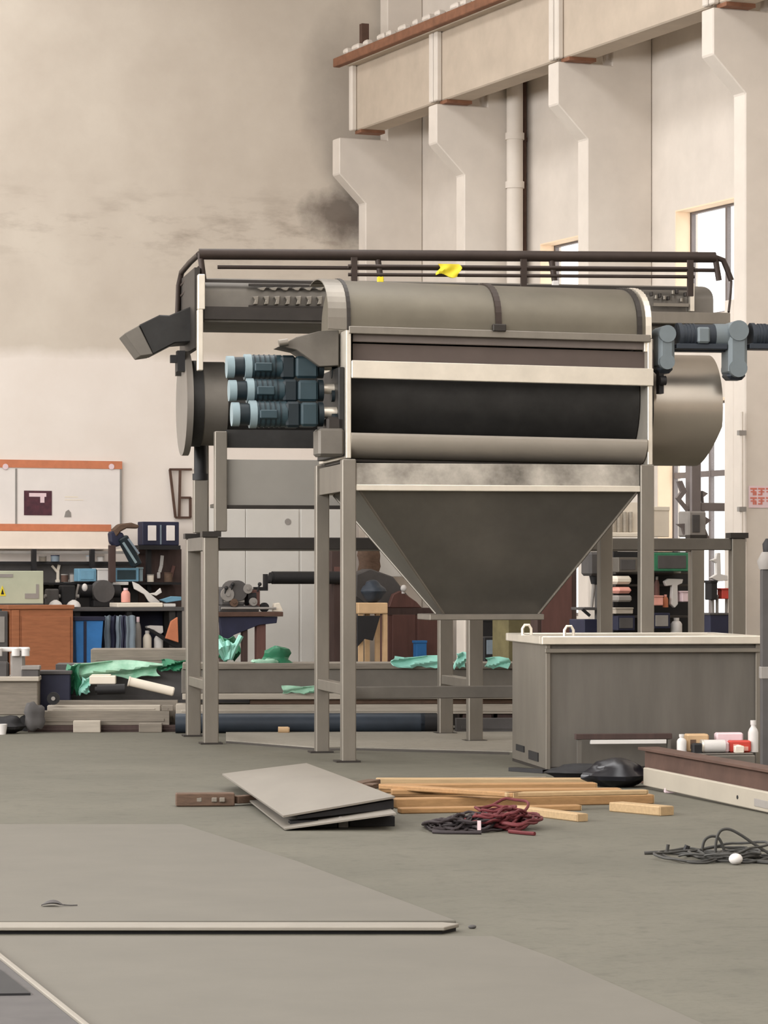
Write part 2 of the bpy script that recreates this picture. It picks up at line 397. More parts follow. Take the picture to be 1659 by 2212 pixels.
# columns with crane corbels
p0 = W.hit(733, 297, -.5); p1 = W.hit(733, 375, -.5); p2 = W.hit(804, 440, -.5)
ZT, ZB, ZC = p0[2], p1[2], p2[2]; AC = p0[0]
for i, b in enumerate(CB+[CB[-1]-5.0]):
    prof = [(-1.0, 0), (-1.0, ZC), (AC, ZB), (AC, ZT), (-.62, ZT), (-.62, 13.35), (-.005, 13.35), (-.005, 0)]
    struct('column_%d' % (i+1), W, MB().prism([(a, b, z) for a, z in prof], (0, .3, 0)), 'column', .015)
zpl = W.side(1590, 645, -1.0)[2]
struct('pilaster_1', W, MB().box(-1.0, CB[3]+.302, 0, -.72, W.side(1564, 900, -1.0)[1], zpl), 'column', .015)
# low pad behind and under the rear machine
PADZ = .02
# ================================================================== CRANE RUNWAY on the corbels
b_end = W.side(757, 220, -1.42)[1]
t = Th('crane_runway_beam', 'long concrete crane runway beam carried on the wall column corbels', 'crane beam', W, (-1.15, b_end, ZT))
z0, z1 = ZT+.05, ZT+1.08; seams = [b_end]+[b+.15 for b in CB[1:]]+[CB[-1]-5.0]
for i, (u1, u0) in enumerate(zip(seams, seams[1:])):
    g = .02 if i else 0
    t.part('beam_span', MB().box(-1.36, u0+.02, z0, -.95, u1-g, z1), 'concrete_beam', bev=.02)
    for u in ((u1-g-.13, u1-g), (u0+.02, u0+.15)):
        if u is not None and not (i == 0 and False): t.part('end_rib', MB().box(-1.45, u[0], z0, -1.362, u[1], z1), 'column', bev=.015)
    t.part('bearing_plate', MB().box(-1.36, u1-g-.3 if i else u1-.3, ZT, -.95, u1-g-.05, z0), 'rust')
    t.part('flange', MB().box(-1.50, u0, z1, -.85, u1, z1+.07), 'concrete_beam', bev=.01)
    rp = t.part('rail_plate', MB().box(-1.62, u0+.01, z1+.01, -1.502, u1-.005 if i else u1+.25, z1+.15), 'rust', bev=.01, label='rusty brown edge strip of the beam')
rl = t.part('crane_rail', MB().box(-1.22, seams[-1], z1+.15, -1.12, b_end, z1+.26), 'rust_dark')
u = b_end-.1; k = 0
while u > seams[-1]+.3:
    t.part('rail_clip', MB().box(-1.6, u-.16-.10*(k % 2), z1+.15, -1.46, u, z1+.25), 'column', bev=.03); u -= .36+.1*(k % 3); k += 1
u = W.side(787, 95, -1.12)[1]
t.part('end_stop', MB().box(-1.18, u-.05, z1+.26, -1.06, u+.06, z1+.72).box(-1.2, u-.12, z1+.26, -1.04, u+.12, z1+.31), 'rust_dark', label='brown steel end stop post')
# downpipes on the second column
pb_ = CB[1]-.16; a_ = W.hit(1112, 300, pb_)[0]; r_ = (W.hit(1128, 300, pb_)[0]-W.hit(1096, 300, pb_)[0])/2
t = Th('rain_pipe', 'thick grey downpipe with brown edge on second wall column', 'pipe', W, (a_, pb_, 0))
t.part('pipe', MB().cyl((a_, pb_, 0), (a_, pb_, 12.5), r_, n=20), 'column')
for y in (295, 400, 700): z = W.hit(1112, y, pb_)[2]; t.part('collar', MB().cyl((a_, pb_, z-.05), (a_, pb_, z+.05), r_+.02, n=20), 'column')
a2 = min(-.06, W.hit(1136, 300, pb_+.05)[0])
one('steam_pipe', 'thin rusty brown pipe rising beside thick grey downpipe', 'pipe', W, MB().cyl((a2, pb_+.06, 0), (a2, pb_+.06, 12.5), .035, n=12).cyl((a2, pb_+.06, ZT-.5), (a2, pb_+.06, ZT-.44), .045, n=12), 'rust_dark')
# sign and conduit on the near column
bq = CB[3]
cx0 = W.hit(1603, 1000, bq-.04)[0]
t = Th('conduit', 'thin grey cable conduit running down the nearest column', 'conduit', W, (cx0, bq-.03, .9))
t.part('tube', MB().tube([(cx0, bq-.03, .9), (cx0, bq-.03, W.hit(1603, 890, bq)[2])], .022), 'column')
for y in (935, 1100, 1165): z = W.hit(1603, y, bq-.04)[2]; t.part('saddle_clip', MB().box(cx0-.05, bq-.06, z-.03, cx0+.05, bq-.002, z+.03), 'grey')
t = Th('column_notice', 'pale notice with red lettering on the nearest column', 'sign', W, W.hit(1645, 1095, bq))
t.part('notice_sheet', MB().pb(W, 1618, 1050, 1672, 1097, bq-.012, .008), 'pink')
for y0, y1 in ((1054, 1070), (1074, 1090)):
    for k in range(3):
        x = 1621+k*17; gl = MB(); h = y1-y0
        gl.pb(W, x, y0, x+14, y0+h*.22, bq-.016, .004); gl.pb(W, x+1, y0+h*.42, x+13, y0+h*.6, bq-.016, .004)
        gl.pb(W, x+5.5, y0+h*.22, x+9, y1, bq-.016, .004); gl.pb(W, x, y1-h*.2, x+5, y1, bq-.016, .004) if k % 2 else gl.pb(W, x+10, y0+h*.6, x+13.5, y1, bq-.016, .004)
        t.part('red_character', gl, 'sign_red')

# ================================================================== REAR MACHINE on its long stand
REAR = Th('rear_drum_machine', 'long steel drum machine on tall stand behind the hopper machine', 'machine', R, (0, 0, 0))
def rp_(name, mb, m, parent=None, bev=0., label=None): return REAR.part(name, mb, m, parent, bev, label)
LB = 1.4; LW = .066
aR = [0.0, R.hit(1025, 1500, 0)[0], R.hit(1592, 1300, 0)[0]]
zcap = R.hit(455, 1160, 0)[2]
for a in aR:
    for b in (0, LB):
        lg = rp_('leg', MB().box(a-LW, b-LW, .0, a+LW, b+LW, zcap), 'steel', bev=.008)
        rp_('foot_plate', MB().box(a-.1, b-.1, 0, a+.1, b+.1, .015), 'steel_dark', lg)
        rp_('cap_plate', MB().box(a-LW-.02, b-LW-.02, zcap, a+LW+.02, b+LW+.02, zcap+.05), 'steel_dark', lg)
    zz = R.hit(410, 1460, LB)[2]; rp_('side_brace', MB().box(a-.05, LW, zz-.09, a+.05, LB-LW, zz), 'steel', bev=.006)
for b in (0.0, LB):
    for a0, a1 in zip(aR, aR[1:]):
        z1 = R.hit(600, 1161, 0)[2]; z0 = R.hit(600, 1187, 0)[2]
        rp_('stand_beam', MB().box(a0+LW, b-.05, z0, a1-LW, b+.05, z1), 'steel_dark' if b == 0 and a0 == aR[0] else 'steel_dull', bev=.006)
# upper posts on the stand
zp = R.hit(470, 932, 0)[2]; zb = zcap+.05
au = R.hit(476, 1100, 0)[0]
for a in (au, aR[1]):
    rp_('upper_post', MB().box(a-.055, -.055, zb, a+.055, .055, zp), 'steel', bev=.006); rp_('upper_post', MB().box(a-.055, LB-.055, zb, a+.055, LB+.055, zp), 'steel', bev=.006)
ap = R.hit(433, 1100, .95)[0]; zk = R.hit(433, 1037, .95)[2]
rp_('short_post', MB().box(ap-.065, .9, zb, ap+.065, 1.03, zk), 'steel', bev=.006)
rp_('side_bearer', MB().box(-.06, LW, zcap-.12, .06, LB-LW, zcap), 'steel_dull')
zk2 = R.hit(433, 958, .95)[2]
rp_('drain_pipe', MB().cyl((ap, .96, zk), (ap, .96, zk2+.1), .06).cyl((ap, .96, zk), (ap, .96, zk+.06), .075), 'black', label='dark drain pipe')
# tray and bright rail under the rear drum
rp_('tray_panel', MB().pb(R, 489, 994, 1000, 1094, .02, .03), 'tray_grey', bev=.004)
rp_('tray_lip', MB().pb(R, 489, 1092, 1000, 1100, -.02, .05), 'steel_dark')
rp_('tray_floor', MB().pb(R, 489, 1084, 1000, 1092, .05, 1.25), 'steel_dull')
# drum
cz = R.hit(430, 872, .7)[2]; a0 = R.hit(441, 872, .35)[0]; a1 = aR[2]-.75; rd = .36
rp_('drum', MB().cyl((a0+.2, .7, cz), (a1, .7, cz), rd, n=40), 'drum_dark')
rp_('drum_ring', MB().cyl((a0, .7, cz), (a0+.22, .7, cz), rd+.03, n=40), 'steel_dull')
pd = R.hit(405, 872, .7); 
ed = rp_('end_disc', MB().cyl((a0-.17, .7, cz), (a0-.11, .7, cz), .485, n=48), 'disc_steel', label='round grey end plate of the drum')
rp_('drum_neck', MB().cyl((a0-.11, .7, cz), (a0, .7, cz), .40, n=40), 'drum_dark')
rp_('door_latch', MB().box(a0-.24, .40, cz+.28, a0-.17, .54, cz+.47).box(a0-.30, .42, cz+.36, a0-.17, .50, cz+.43), 'black', ed)
rp_('door_latch', MB().box(a0-.22, .72, cz+.26, a0-.17, .80, cz+.40), 'steel_dark', ed)
rp_('drum_cradle', MB().pb(R, 489, 930, 1000, 968, .06, .12), 'drum_dark')
# hood
zh0 = R.hit(570, 697, .1)[2]; zh1 = R.hit(570, 596, .3)[2]; ah0 = R.hit(441, 650, .1)[0]; ah1 = R.hit(1541, 650, .1)[0]
def hood_prof(b0, b1, z0, z1, n=20):
    pts = [(b0, z0)]
    for i in range(n+1):
        th = math.pi*i/n; pts.append(((b0+b1)/2-(b1-b0)/2*math.cos(th)*(1 if 0 < i < n else 1), z0+(z1-z0)*(.62+.38*math.sin(th)) if 0 < i < n else z0+(z1-z0)*.62))
    pts.append((b1, z0)); return pts
prof = hood_prof(.1, 1.3, zh0, zh1)
rp_('hood', MB().prism([(ah0, b, z) for b, z in prof], (ah1-ah0, 0, 0), True), 'steel_dull', label='long dull steel hood')
rp_('hood_skirt', MB().pb(R, 441, 670, 1540, 697, .04, .06), 'steel_dark')
rp_('hood_trim', MB().pb(R, 441, 612, 1500, 618, .085, .03), 'steel_dark')
rp_('hood_end_plate', MB().box(ah0-.09, .08, R.hit(415, 762, .7)[2], ah0-.04, 1.32, R.hit(415, 592, .7)[2]), 'steel_dark')
rp_('end_post', MB().pb(R, 428, 592, 443, 668, -.04, .1).pb(R, 427, 668, 439, 800, -.04, .1), 'steel_bright', bev=.006)
rp_('hood_end_cover', MB().pb(R, 1491, 612, 1500, 672, .02, .06), 'steel_bright')
for k in range(7):
    x = 546+k*23; rp_('louvre_tab', MB().pp(R, [(x, 641), (x+13, 639), (x+11, 657), (x+1, 658), (x+5, 649)], .03, .065), 'steel', bev=.004)
for k in range(6):
    x = 556+k*25; rp_('louvre_tab', MB().pp(R, [(x, 622), (x+20, 620), (x+14, 628), (x+7, 627)], .05, .05), 'steel', bev=.004)
rp_('louvre_frame', MB().pb(R, 538, 614, 712, 619, .06, .04).pb(R, 538, 660, 712, 664, .06, .04), 'steel_dark')
# spout at the left end
sp_ = rp_('feed_spout', MB().pp(R, [(300, 702), (345, 680), (366, 681), (412, 662), (419, 664), (417, 738), (378, 741), (330, 766)], .45, .5), 'drum_dark', bev=.01, label='square feed spout')
rp_('spout_flange', MB().pp(R, [(268, 721), (300, 703), (331, 765), (303, 769)], .43, .54), 'steel_dull', sp_, .006)
# hand rail along the rear machine
b = .15
ztop = R.hit(600, 551, b)[2]
def rail(fr, th, x0, x1, y0, y1, b, r, m, name='hand_rail'):
    p, q = fr.hit(x0, y0, b), fr.hit(x1, y1, b); return th.part(name, MB().cyl(p, q, r, n=14), m)
rail(R, REAR, 430, 1545, 549, 556, b, .05, 'rail_dark', 'top_rail')
rail(R, REAR, 470, 1545, 577, 584, b+.02, .018, 'rail_dark', 'mid_rail')
for x, y in ((432, 545), (815, 552), (1190, 554), (1545, 556)):
    p = R.hit(x, y, b); q = R.hit(x+8, 606, b); rp_('rail_post', MB().cyl(q, p, .028, n=12), 'rail_dark')
e0 = R.hit(430, 549, b); e1 = e0+Vector((-.02, .55, -.02)); e2 = e1+Vector((-.03, .45, -.05)); e3 = e2+Vector((-.03, .1, -.5))
rp_('rail_bend', MB().tube([e0, e1, e2, e2+Vector((-.02, .06, -.12)), e3], .027, 10), 'rail_dark')
for dz in (.12, .22): rp_('mid_rail', MB().tube([e0+Vector((0,0,-dz)), e2+Vector((0,0,-dz))], .014, 8), 'rail_dark')
f0 = R.hit(1545, 556, b); f1 = R.hit(1562, 562, b); f2 = R.hit(1570, 580, b); f3 = R.hit(1580, 606, b)
rp_('rail_bend', MB().tube([f0, f1, f2, f3], .027, 10), 'rail_dark')
rp_('rail_stay', MB().tube([f3, R.hit(1578, 640, b), R.hit(1574, 674, b-.1)], .012, 8), 'rail_dark')
rp_('tag_clip', MB().pb(R, 816, 597, 829, 610, b-.03, .05), 'yellow', bev=.006)
rp_('tag_clip', MB().pb(R, 1194, 606, 1208, 625, b-.03, .05), 'white', bev=.006)
# beam under right hood end
rp_('end_beam', MB().pb(R, 1405, 674, 1578, 700, -.02, .12), 'steel', bev=.008)
rp_('hood_clutter_bar', MB().pb(R, 1412, 655, 1488, 662, .0, .06), 'steel')
cl = random.Random(3)
for k in range(9):
    x = 1406+k*9.2; y = 625+cl.random()*22; rp_('latch_hook', MB().pb(R, x, y, x+5, y+9, .02, .06), 'steel' if k % 2 else 'steel_dark', bev=.004)

# ================================================================== FRONT MACHINE with the hopper
FRONT = Th('hopper_drum_machine', 'large stainless drum machine on four legs with tapered hopper below', 'machine', M, (0, 0, 0))
TILT = .015
def fp(name, mb, m, parent=None, bev=0., label=None): return FRONT.part(name, mb, m, parent, bev, label)
aL, aRt = 0.0, M.hit(1395, 1200, 0)[0]; LB = 1.4; LW = .058
zl = M.hit(752, 992, 0)[2]
for a in (aL, aRt):
    for b in (0, LB):
        lg = fp('leg', MB().box(a-LW, b-LW, 0, a+LW, b+LW, zl-(0.03 if a else 0)), 'steel', bev=.008)
        fp('foot_plate', MB().box(a-.11, b-.09, 0, a+.09, b+.09, .015), 'steel_dark', lg)
    zz = M.hit(720, 1472, .7)[2]; fp('side_brace', MB().box(a-.045, LW, zz-.09, a+.045, LB-LW, zz), 'steel', bev=.006)
fp('rear_brace', MB().pb(M, 760, 1482, 1340, 1508, LB-.04, .08), 'steel_dull', bev=.006)
# hopper skirt, hopper, outlet
zs0, zs1 = M.hit(1000, 1061, -.03)[2], M.hit(760, 992, -.03)[2]
a0, a1 = aL+LW, aRt-LW
for b in (-.03, LB): fp('hopper_skirt', MB().box(a0, b, zs0, a1, b+.03, zs1-.03), 'steel_reflect_blotch', bev=.006)
for b in (-.05, LB-.02): fp('skirt_rail', MB().box(a0, b, zs0-.0, a1, b+.07, zs0+.05), 'steel_bright', bev=.005)
for a in (aL-.03, aRt): fp('skirt_side', MB().box(a, LW, zs0, a+.03, LB-LW, zs1-.03), 'steel')
zo = M.hit(1050, 1326, .6)[2]; oa0, oa1 = M.hit(958, 1326, .55)[0], M.hit(1163, 1326, .55)[0]
T_ = [(aL+.1, .03, zs0), (aRt-.07, .03, zs0), (aRt-.07, LB-.03, zs0), (aL+.1, LB-.03, zs0)]; B_ = [(oa0, .55, zo), (oa1, .55, zo), (oa1, .88, zo), (oa0, .88, zo)]
h = MB().add(T_+B_, [(0,1,5,4), (1,2,6,5), (2,3,7,6), (3,0,4,7), (4,5,6,7), (3,2,1,0)]); hp = fp('hopper', h, 'hopper_steel', label='tapered dark steel hopper')
for i in (0, 1, 2, 3): fp('hopper_seam', MB().tube([T_[i], B_[i]], .012, 6), 'steel', hp)
fp('outlet_flange', MB().box(oa0-.14, .42, zo-.05, oa1+.02, 1.0, zo), 'steel', hp, .005)
# drum bay: end plates, drum, rails
zt, zb = M.hit(752, 713, 0)[2], M.hit(752, 990, 0)[2]
for a in (aL, aRt+.03):
    fp('end_plate', MB().box(a-.02, -.03, zb, a+.02, LB+.03, zt).shear(TILT), 'steel_bright', bev=.004)
cz = M.hit(752, 850, .7)[2]; RD = .5
fp('drum', MB().cyl((aL+.03, .7, cz), (aRt+.0, .7, cz), RD, n=56).shear(TILT), 'drum_dark', label='dark perforated drum')
for f in (.18, .5, .82):
    a = aL+(aRt-aL)*f
fp('front_rail', MB().pb(M, 760, 782, 1412, 820, -.05, .06).shear(TILT), 'steel_bright', bev=.005, label='wide bright rail across the drum bay')
fp('inner_strip', MB().pb(M, 762, 718, 1412, 742, .03, .04).shear(TILT), 'recess_grey', bev=.005)
fp('inner_panel', MB().pb(M, 762, 746, 1412, 784, .08, .03).shear(TILT), 'recess_brown')
fp('bay_latch', MB().pb(M, 1392, 738, 1402, 760, .0, .05), 'steel_bright', bev=.004)
fp('back_panel', MB().box(aL+.02, LB-.03, zb, aRt, LB, zt).shear(TILT), 'steel_dark')
# lower curved cover
lc = []; zc0 = M.hit(760, 940, 0)[2]; zc1 = M.hit(760, 990, 0)[2]
for i in range(13):
    th = i/12*math.pi/2; lc.append((-.06+.28*(1-math.cos(th)), zc0-(zc0-zc1)*math.sin(th)))
pr = [(aL+.02, b, z) for b, z in lc]+[(aL+.02, b+.03, z+.02) for b, z in reversed(lc)]
fp('lower_cover', MB().prism(pr, (aRt-aL-.02, 0, 0), True).shear(TILT), 'cover_steel', bev=0)
fp('lower_gutter', MB().box(aL+.02, .15, zc1-.02, aRt, LB-.02, zc1).shear(TILT), 'steel_dark')
# upper hood
zh0, zh1 = zt, M.hit(900, 606, .5)[2]
prof = []
for i in range(25):
    th = math.pi*i/24; prof.append((.7-.72*math.cos(th), zh0+.09+(zh1-zh0-.09)*math.sin(th)**.8))
prof = [(-.02, zh0)]+prof+[(1.42, zh0)]
fp('hood', MB().prism([(aL, b, z) for b, z in prof], (aRt-aL+.0, 0, 0), True).shear(TILT), 'hood_steel', label='curved olive grey hood over the drum')
fp('hood_hem', MB().box(aL, -.05, zh0-.03, aRt+.03, -.02, zh0+.03).shear(TILT), 'steel', bev=.004)
def strap(a, w, m, name, off=.02):
    pts = [(b, z) for b, z in prof[:17]]; s = MB()
    for (b0, q0), (b1, q1) in zip(pts, pts[1:]):
        s.add([(a, b0-off, q0+off*.3), (a+w, b0-off, q0+off*.3), (a+w, b1-off, q1+off*.8), (a, b1-off, q1+off*.8), (a, b0, q0), (a+w, b0, q0), (a+w, b1, q1), (a, b1, q1)],
              [(0,1,2,3), (0,4,5,1), (3,2,6,7), (0,3,7,4), (1,5,6,2)])
    return fp(name, s.shear(TILT), m)
am = M.hit(1070, 670, -.02)[0]
sp_ = strap(am, .05, 'rail_dark', 'hood_strap')
fp('strap_latch', MB().box(am-.03, -.08, zh0+.02, am+.08, -.02, zh0+.08).shear(TILT), 'steel_dark', sp_, .006)
strap(aRt-.08, .04, 'steel_dark', 'hood_strap'); strap(aRt-.01, .05, 'steel_bright', 'hood_strap')
strap(aL-.17, .16, 'steel', 'hood_end_band', .012)
strap(aL-.015, .03, 'steel_dark', 'hood_strap')
# left bracket plate above the motors
fp('motor_guard', MB().pp(M, [(602, 748), (640, 728), (690, 715), (732, 713), (732, 790), (690, 792), (660, 770), (640, 756)], .25, .35), 'steel_dull', bev=.006)
fp('guard_bolt', MB().cyl(M.hit(602, 742, .2), M.hit(622, 739, .2), .03), 'steel')
fp('bearing_block', MB().pb(M, 688, 925, 744, 985, .02, .3), 'steel_dull', bev=.02)
fp('bearing_block', MB().pb(M, 706, 900, 746, 930, .05, .2), 'steel_dark', bev=.02)
fp('motor_mount', MB().box(aL-.07, .05, M.hit(745, 985, 0)[2], aL-.022, 1.2, M.hit(745, 792, 0)[2]), 'drum_dark', bev=.006, label='dark motor mounting plate')
# three gear motors on the left end plate
for r, (y0, y1, x0, db) in enumerate(((768, 818, 489, .30), (820, 868, 494, .18), (868, 922, 500, .05))):
    ym = (y0+y1)/2; b = .12+db; p = lambda x, y=ym: M.hit(x, y, b)
    rr = (p(500, y0)[2]-p(500, y1)[2])/2*1.1
    g = fp('gear_motor', MB().cyl(p(x0+52), p(x0+118), rr*.95, n=16), 'teal', label='teal gear motor')
    fp('fan_cover', MB().cyl(p(x0), p(x0+16), rr*.88, n=16), 'teal_light', g)
    fp('fan_cover', MB().cyl(p(x0+16), p(x0+38), rr*.8, n=16), 'teal_dark', g)
    fp('motor_flange', MB().cyl(p(x0+38), p(x0+53), rr*1.02, n=16), 'teal_light', g)
    for k in range(5): fp('cooling_fin', MB().cyl(p(x0+58+k*11), p(x0+61+k*11), rr*1.0, n=16), 'teal_dark', g)
    fp('terminal_box', MB().pb(M, x0+62, ym-10, x0+100, ym+9, b-rr*1.15, rr*.5), 'teal', g, .008)
    fp('gearbox', MB().pb(M, x0+118, y0-1, x0+150, y1+1, b-rr*.9, rr*1.8), 'teal_dark', g, .02)
    fp('gearbox_cover', MB().pb(M, x0+150, y0+1, 688, y1-1, b-rr*.98, rr*1.9), 'teal', g, .02)
    fp('output_flange', MB().cyl(p(686), p(697), rr*.9, n=16), 'teal_dark', g)
    fp('output_shaft', MB().cyl(p(696, ym-4), M.hit(751, ym-4, b), rr*.42, n=12), 'steel_bright', g)
    fp('coupling', MB().cyl(p(715, ym+10), M.hit(740, ym+10, b), rr*.55, n=12), 'teal_dark', g)
# right end of the drum: short barrel cut away at its far lower corner
q0, q1 = M.hit(1420, 870, .1)[0], M.hit(1571, 870, .1)[0]; zc = M.hit(1450, 878, .1)[2]; rb = .475
bm = bmesh.new(); mtx = Matrix.Translation(((q0+q1)/2, .7, zc)) @ Matrix.Rotation(math.pi/2, 4, 'Y')
bmesh.ops.create_cone(bm, cap_ends=True, segments=56, radius1=rb, radius2=rb, depth=q1-q0, matrix=mtx)
cut = M.hit(1569, 905, .2); cut2 = M.hit(1530, 985, .4); d = (cut2-cut); nr = Vector((-d.z, 0, d.x)).normalized(); nr = nr if nr.x > 0 else -nr
res = bmesh.ops.bisect_plane(bm, geom=bm.verts[:]+bm.edges[:]+bm.faces[:], plane_co=cut, plane_no=nr, clear_outer=True)
ed_ = [e for e in res['geom_cut'] if isinstance(e, bmesh.types.BMEdge)]
bmesh.ops.contextual_create(bm, geom=ed_)
s = MB(); bm.verts.index_update(); s.add([v.co.copy() for v in bm.verts], [[v.index for v in f.verts] for f in bm.faces], True); bm.free()
fp('discharge_barrel', s, 'barrel_steel', label='short barrel at the discharge end')
fp('barrel_band', MB().cyl((q0-.06, .7, zc), (q0, .7, zc), rb+.015, n=48), 'drum_dark')
fp('hose_nipple', MB().cyl(M.hit(1425, 822, .05), M.hit(1438, 822, .05), .04).box(*M.hit(1424, 850, .06)[:], *(M.hit(1434, 800, .06)+Vector((0, .1, 0)))[:]), 'black')
# gear motors at the discharge end
def gearset(x0, x1, yt, yb, b, mx0, mx1):
    g = fp('gear_motor', MB().pb(M, x0, yt+18, x1, yb-8, b, .26), 'gear_grey', bev=.03, label='grey gear motor')
    c = M.hit((x0+x1)/2, yb-22, b); w = (M.hit(x1, 750, b)[0]-M.hit(x0, 750, b)[0])/2
    fp('gear_foot', MB().cyl(c+Vector((0, -.005, 0)), c+Vector((0, .265, 0)), w*.93, n=20), 'gear_grey', g)
    c = M.hit((x0+x1)/2, yt+22, b); fp('gear_head', MB().cyl(c+Vector((0, -.015, 0)), c+Vector((0, .27, 0)), w*1.04, n=20), 'gear_grey', g)
    fp('gear_edge', MB().pb(M, x0-3, yb-16, x1-4, yb+3, b+.05, .2), 'gear_dark', g, .03)
    if mx1:
        ym = 726; p = lambda x, y=ym: M.hit(x, y, b+.12); rr = .10
        fp('motor_body', MB().cyl(p(mx0), p(mx1), rr, n=18), 'gear_dark', g)
        L_ = mx1-mx0
        fp('motor_flange', MB().cyl(p(mx0), p(mx0+L_*.08), rr*1.12, n=18), 'gear_dark', g)
        for k in range(3): fp('cooling_fin', MB().cyl(p(mx0+L_*(.16+.07*k)), p(mx0+L_*(.19+.07*k)), rr*1.06, n=18), 'gear_dark', g)
        fp('terminal_box', MB().pb(M, mx0+L_*.42, 706, mx0+L_*.66, 741, b-.01, .15), 'gear_grey', g, .015)
        fp('fan_cover', MB().cyl(p(mx0+L_*.72), p(mx1), rr*1.04, n=18), 'gear_grey', g)
        fp('motor_foot', MB().pb(M, mx0, 742, mx1, 754, b+.02, .2), 'gear_dark', g, .006)
gearset(1424, 1459, 699, 803, -.02, 1462, 1572)
gearset(1575, 1616, 692, 817, -.02, 1620, 1720)
fp('drive_arm', MB().pb(M, 1455, 752, 1610, 760, .1, .1), 'gear_dark')
# front railing on the hood
b = 1.0
for y0, y1, r in ((575, 581, .017), (593, 598, .015)): rail(M, FRONT, 752, 1500, y0, y1, b, r, 'rail_dark', 'mid_rail')
for x, y in ((765, 556), (1131, 560), (1491, 562)):
    p = M.hit(x, y, b); q = M.hit(x-3, 640, b); fp('rail_post', MB().box(p.x-.025, b-.02, q.z, p.x+.025, b+.02, p.z), 'rail_dark')
# yellow rag on the rail
c0 = M.hit(946, 570, b-.03); c1 = M.hit(992, 596, b-.03)
def rag(u, v):
    x = c0.x+(c1.x-c0.x)*(u+.12*math.sin(v*5)); return (x, b-.035+.012*math.sin(u*9+v*4), c0.z+(c1.z-c0.z)*v*(1-.2*math.sin(u*6)))
one('yellow_rag', 'yellow rag tied on the top railing', 'rag', M, MB().sheet(rag, 8, 6, .012), 'yellow')

# ================================================================== STEEL TANK in front of the right legs
tk = Th('steel_tank', 'open rectangular stainless steel tank standing before the machine', 'tank', K, (0, 0, 0))
a1 = K.hit(1640, 1550, 0)[0]; zt = K.hit(1300, 1392, 0)[2]; dp = 1.5; th = .03
tk.part('front_panel', MB().box(0, .02, .02, a1, .05, zt), 'tank_steel', bev=.004)
tk.part('end_panel', MB().box(0, .05, .02, .03, dp, zt), 'steel', bev=.004); tk.part('end_panel', MB().box(a1-.03, .05, .02, a1, dp, zt), 'tank_steel', bev=.004)
tk.part('back_panel', MB().box(.03, dp-.03, .02, a1-.03, dp, zt), 'tank_steel'); tk.part('tank_floor', MB().box(0, .05, 0, a1, dp, .02), 'steel_dark')
tk.part('corner_post', MB().box(-.012, -.012, 0, .025, .02, zt), 'steel', bev=.004); tk.part('corner_post', MB().box(a1-.03, -.012, 0, a1+.012, .02, zt), 'steel', bev=.004)
zr = K.hit(1300, 1374, 0)[2]
rim = MB(); rim.box(-.05, -.05, zt, a1+.02, .06, zr); rim.box(-.05, dp-.05, zt, a1+.02, dp+.03, zr); rim.box(-.05, .06, zt, .06, dp-.05, zr); rim.box(a1-.06, .06, zt, a1+.02, dp-.05, zr)
tk.part('rim', rim, 'steel_bright', bev=.006)
tk.part('rim_ledge', MB().box(-.02, -.03, zt-.065, a1, .02, zt-.03), 'steel', bev=.004)
tk.part('bottom_rail', MB().box(-.01, -.008, 0, a1, .02, .04), 'steel_dark')
for i, (x, y0) in enumerate(((1138, 1352), (1229, 1354))):
    c = K.hit(x, 1372, .8 if i == 0 else .1); c.z = zr; r = .035
    tk.part('lifting_lug', MB().tube([c+Vector((-r, 0, -.01)), c+Vector((-r, 0, .045)), c+Vector((-.5*r, 0, .075)), c+Vector((.5*r, 0, .075)), c+Vector((r, 0, .045)), c+Vector((r, 0, -.01))], .012, 8), 'steel_bright')
for b0, b1 in ((.35, .75), (.95, 1.3)): tk.part('fork_slot', MB().box(-.008, b0, .06 if b0 < .9 else .1, .001, b1, .13 if b0 < .9 else .15), 'black')

# ================================================================== THIN PAD under the rear machine row (paler concrete strip)
def gp(x, y, z=0.0): p = gpt(x, y, z); return Vector((p[0], p[1], z))
def slab(pts, z0, z1): return MB().prism([(p.x, p.y, z0) for p in pts], (0, 0, z1-z0))
struct('floor_pad', G, slab([gp(488, 1601), gp(690, 1617), gp(760, 1616), gp(1100, 1625), gp(1280, 1632), gp(1280, 1560), gp(488, 1560)], 0, .012), 'floor_pad')
struct('floor_joint', G, slab([gp(488, 1605), gp(690, 1621.5), gp(760, 1620.5), gp(1100, 1630), gp(1100, 1625.5), gp(760, 1616.5), gp(690, 1617.5), gp(488, 1601.5)], 0, .004), 'blotch_dark')

# ================================================================== FOREGROUND PLATES
pl = one('floor_plate', 'large flat steel plate on the floor, farther of two', 'steel plate', G, slab([gp(-160, 1788), gp(395, 1788), gp(640, 1868), gp(985, 1999), gp(-260, 2001)], 0, .022), 'plate', .004, 'steel plates on the floor')
p0, p1 = gp(-260, 2016), gp(985, 2013)
fb = Th('flat_bar', 'long pale flat bar lying along edge of far floor plate', 'steel bar', G, gp(400, 2012))
fb.part('bar', MB().prism([gp(-260, 2019)+Vector((0,0,.016)), gp(960, 2019)+Vector((0,0,.016)), gp(992, 2011)+Vector((0,0,.016)), gp(955, 2008)+Vector((0,0,.016)), gp(-260, 2008)+Vector((0,0,.016))], (0, 0, .016)), 'plate_edge', bev=.003)
fb.part('bar_shade_strip', MB().prism([gp(-260, 2017.5), gp(955, 2017.5), gp(985, 2011), gp(950, 2009.5), gp(-260, 2009.5)], (0, 0, .016)), 'rubber_and_shade')  # black strip standing in for the shade under the raised bar
fb.part('gap_shade_strip', MB().prism([gp(-260, 2007.5), gp(950, 2007.5), gp(984, 2003.5), gp(970, 2000.5), gp(-260, 2002.5)], (0, 0, .010)), 'rubber_and_shade')  # black strip drawn as the shaded gap between plate and bar
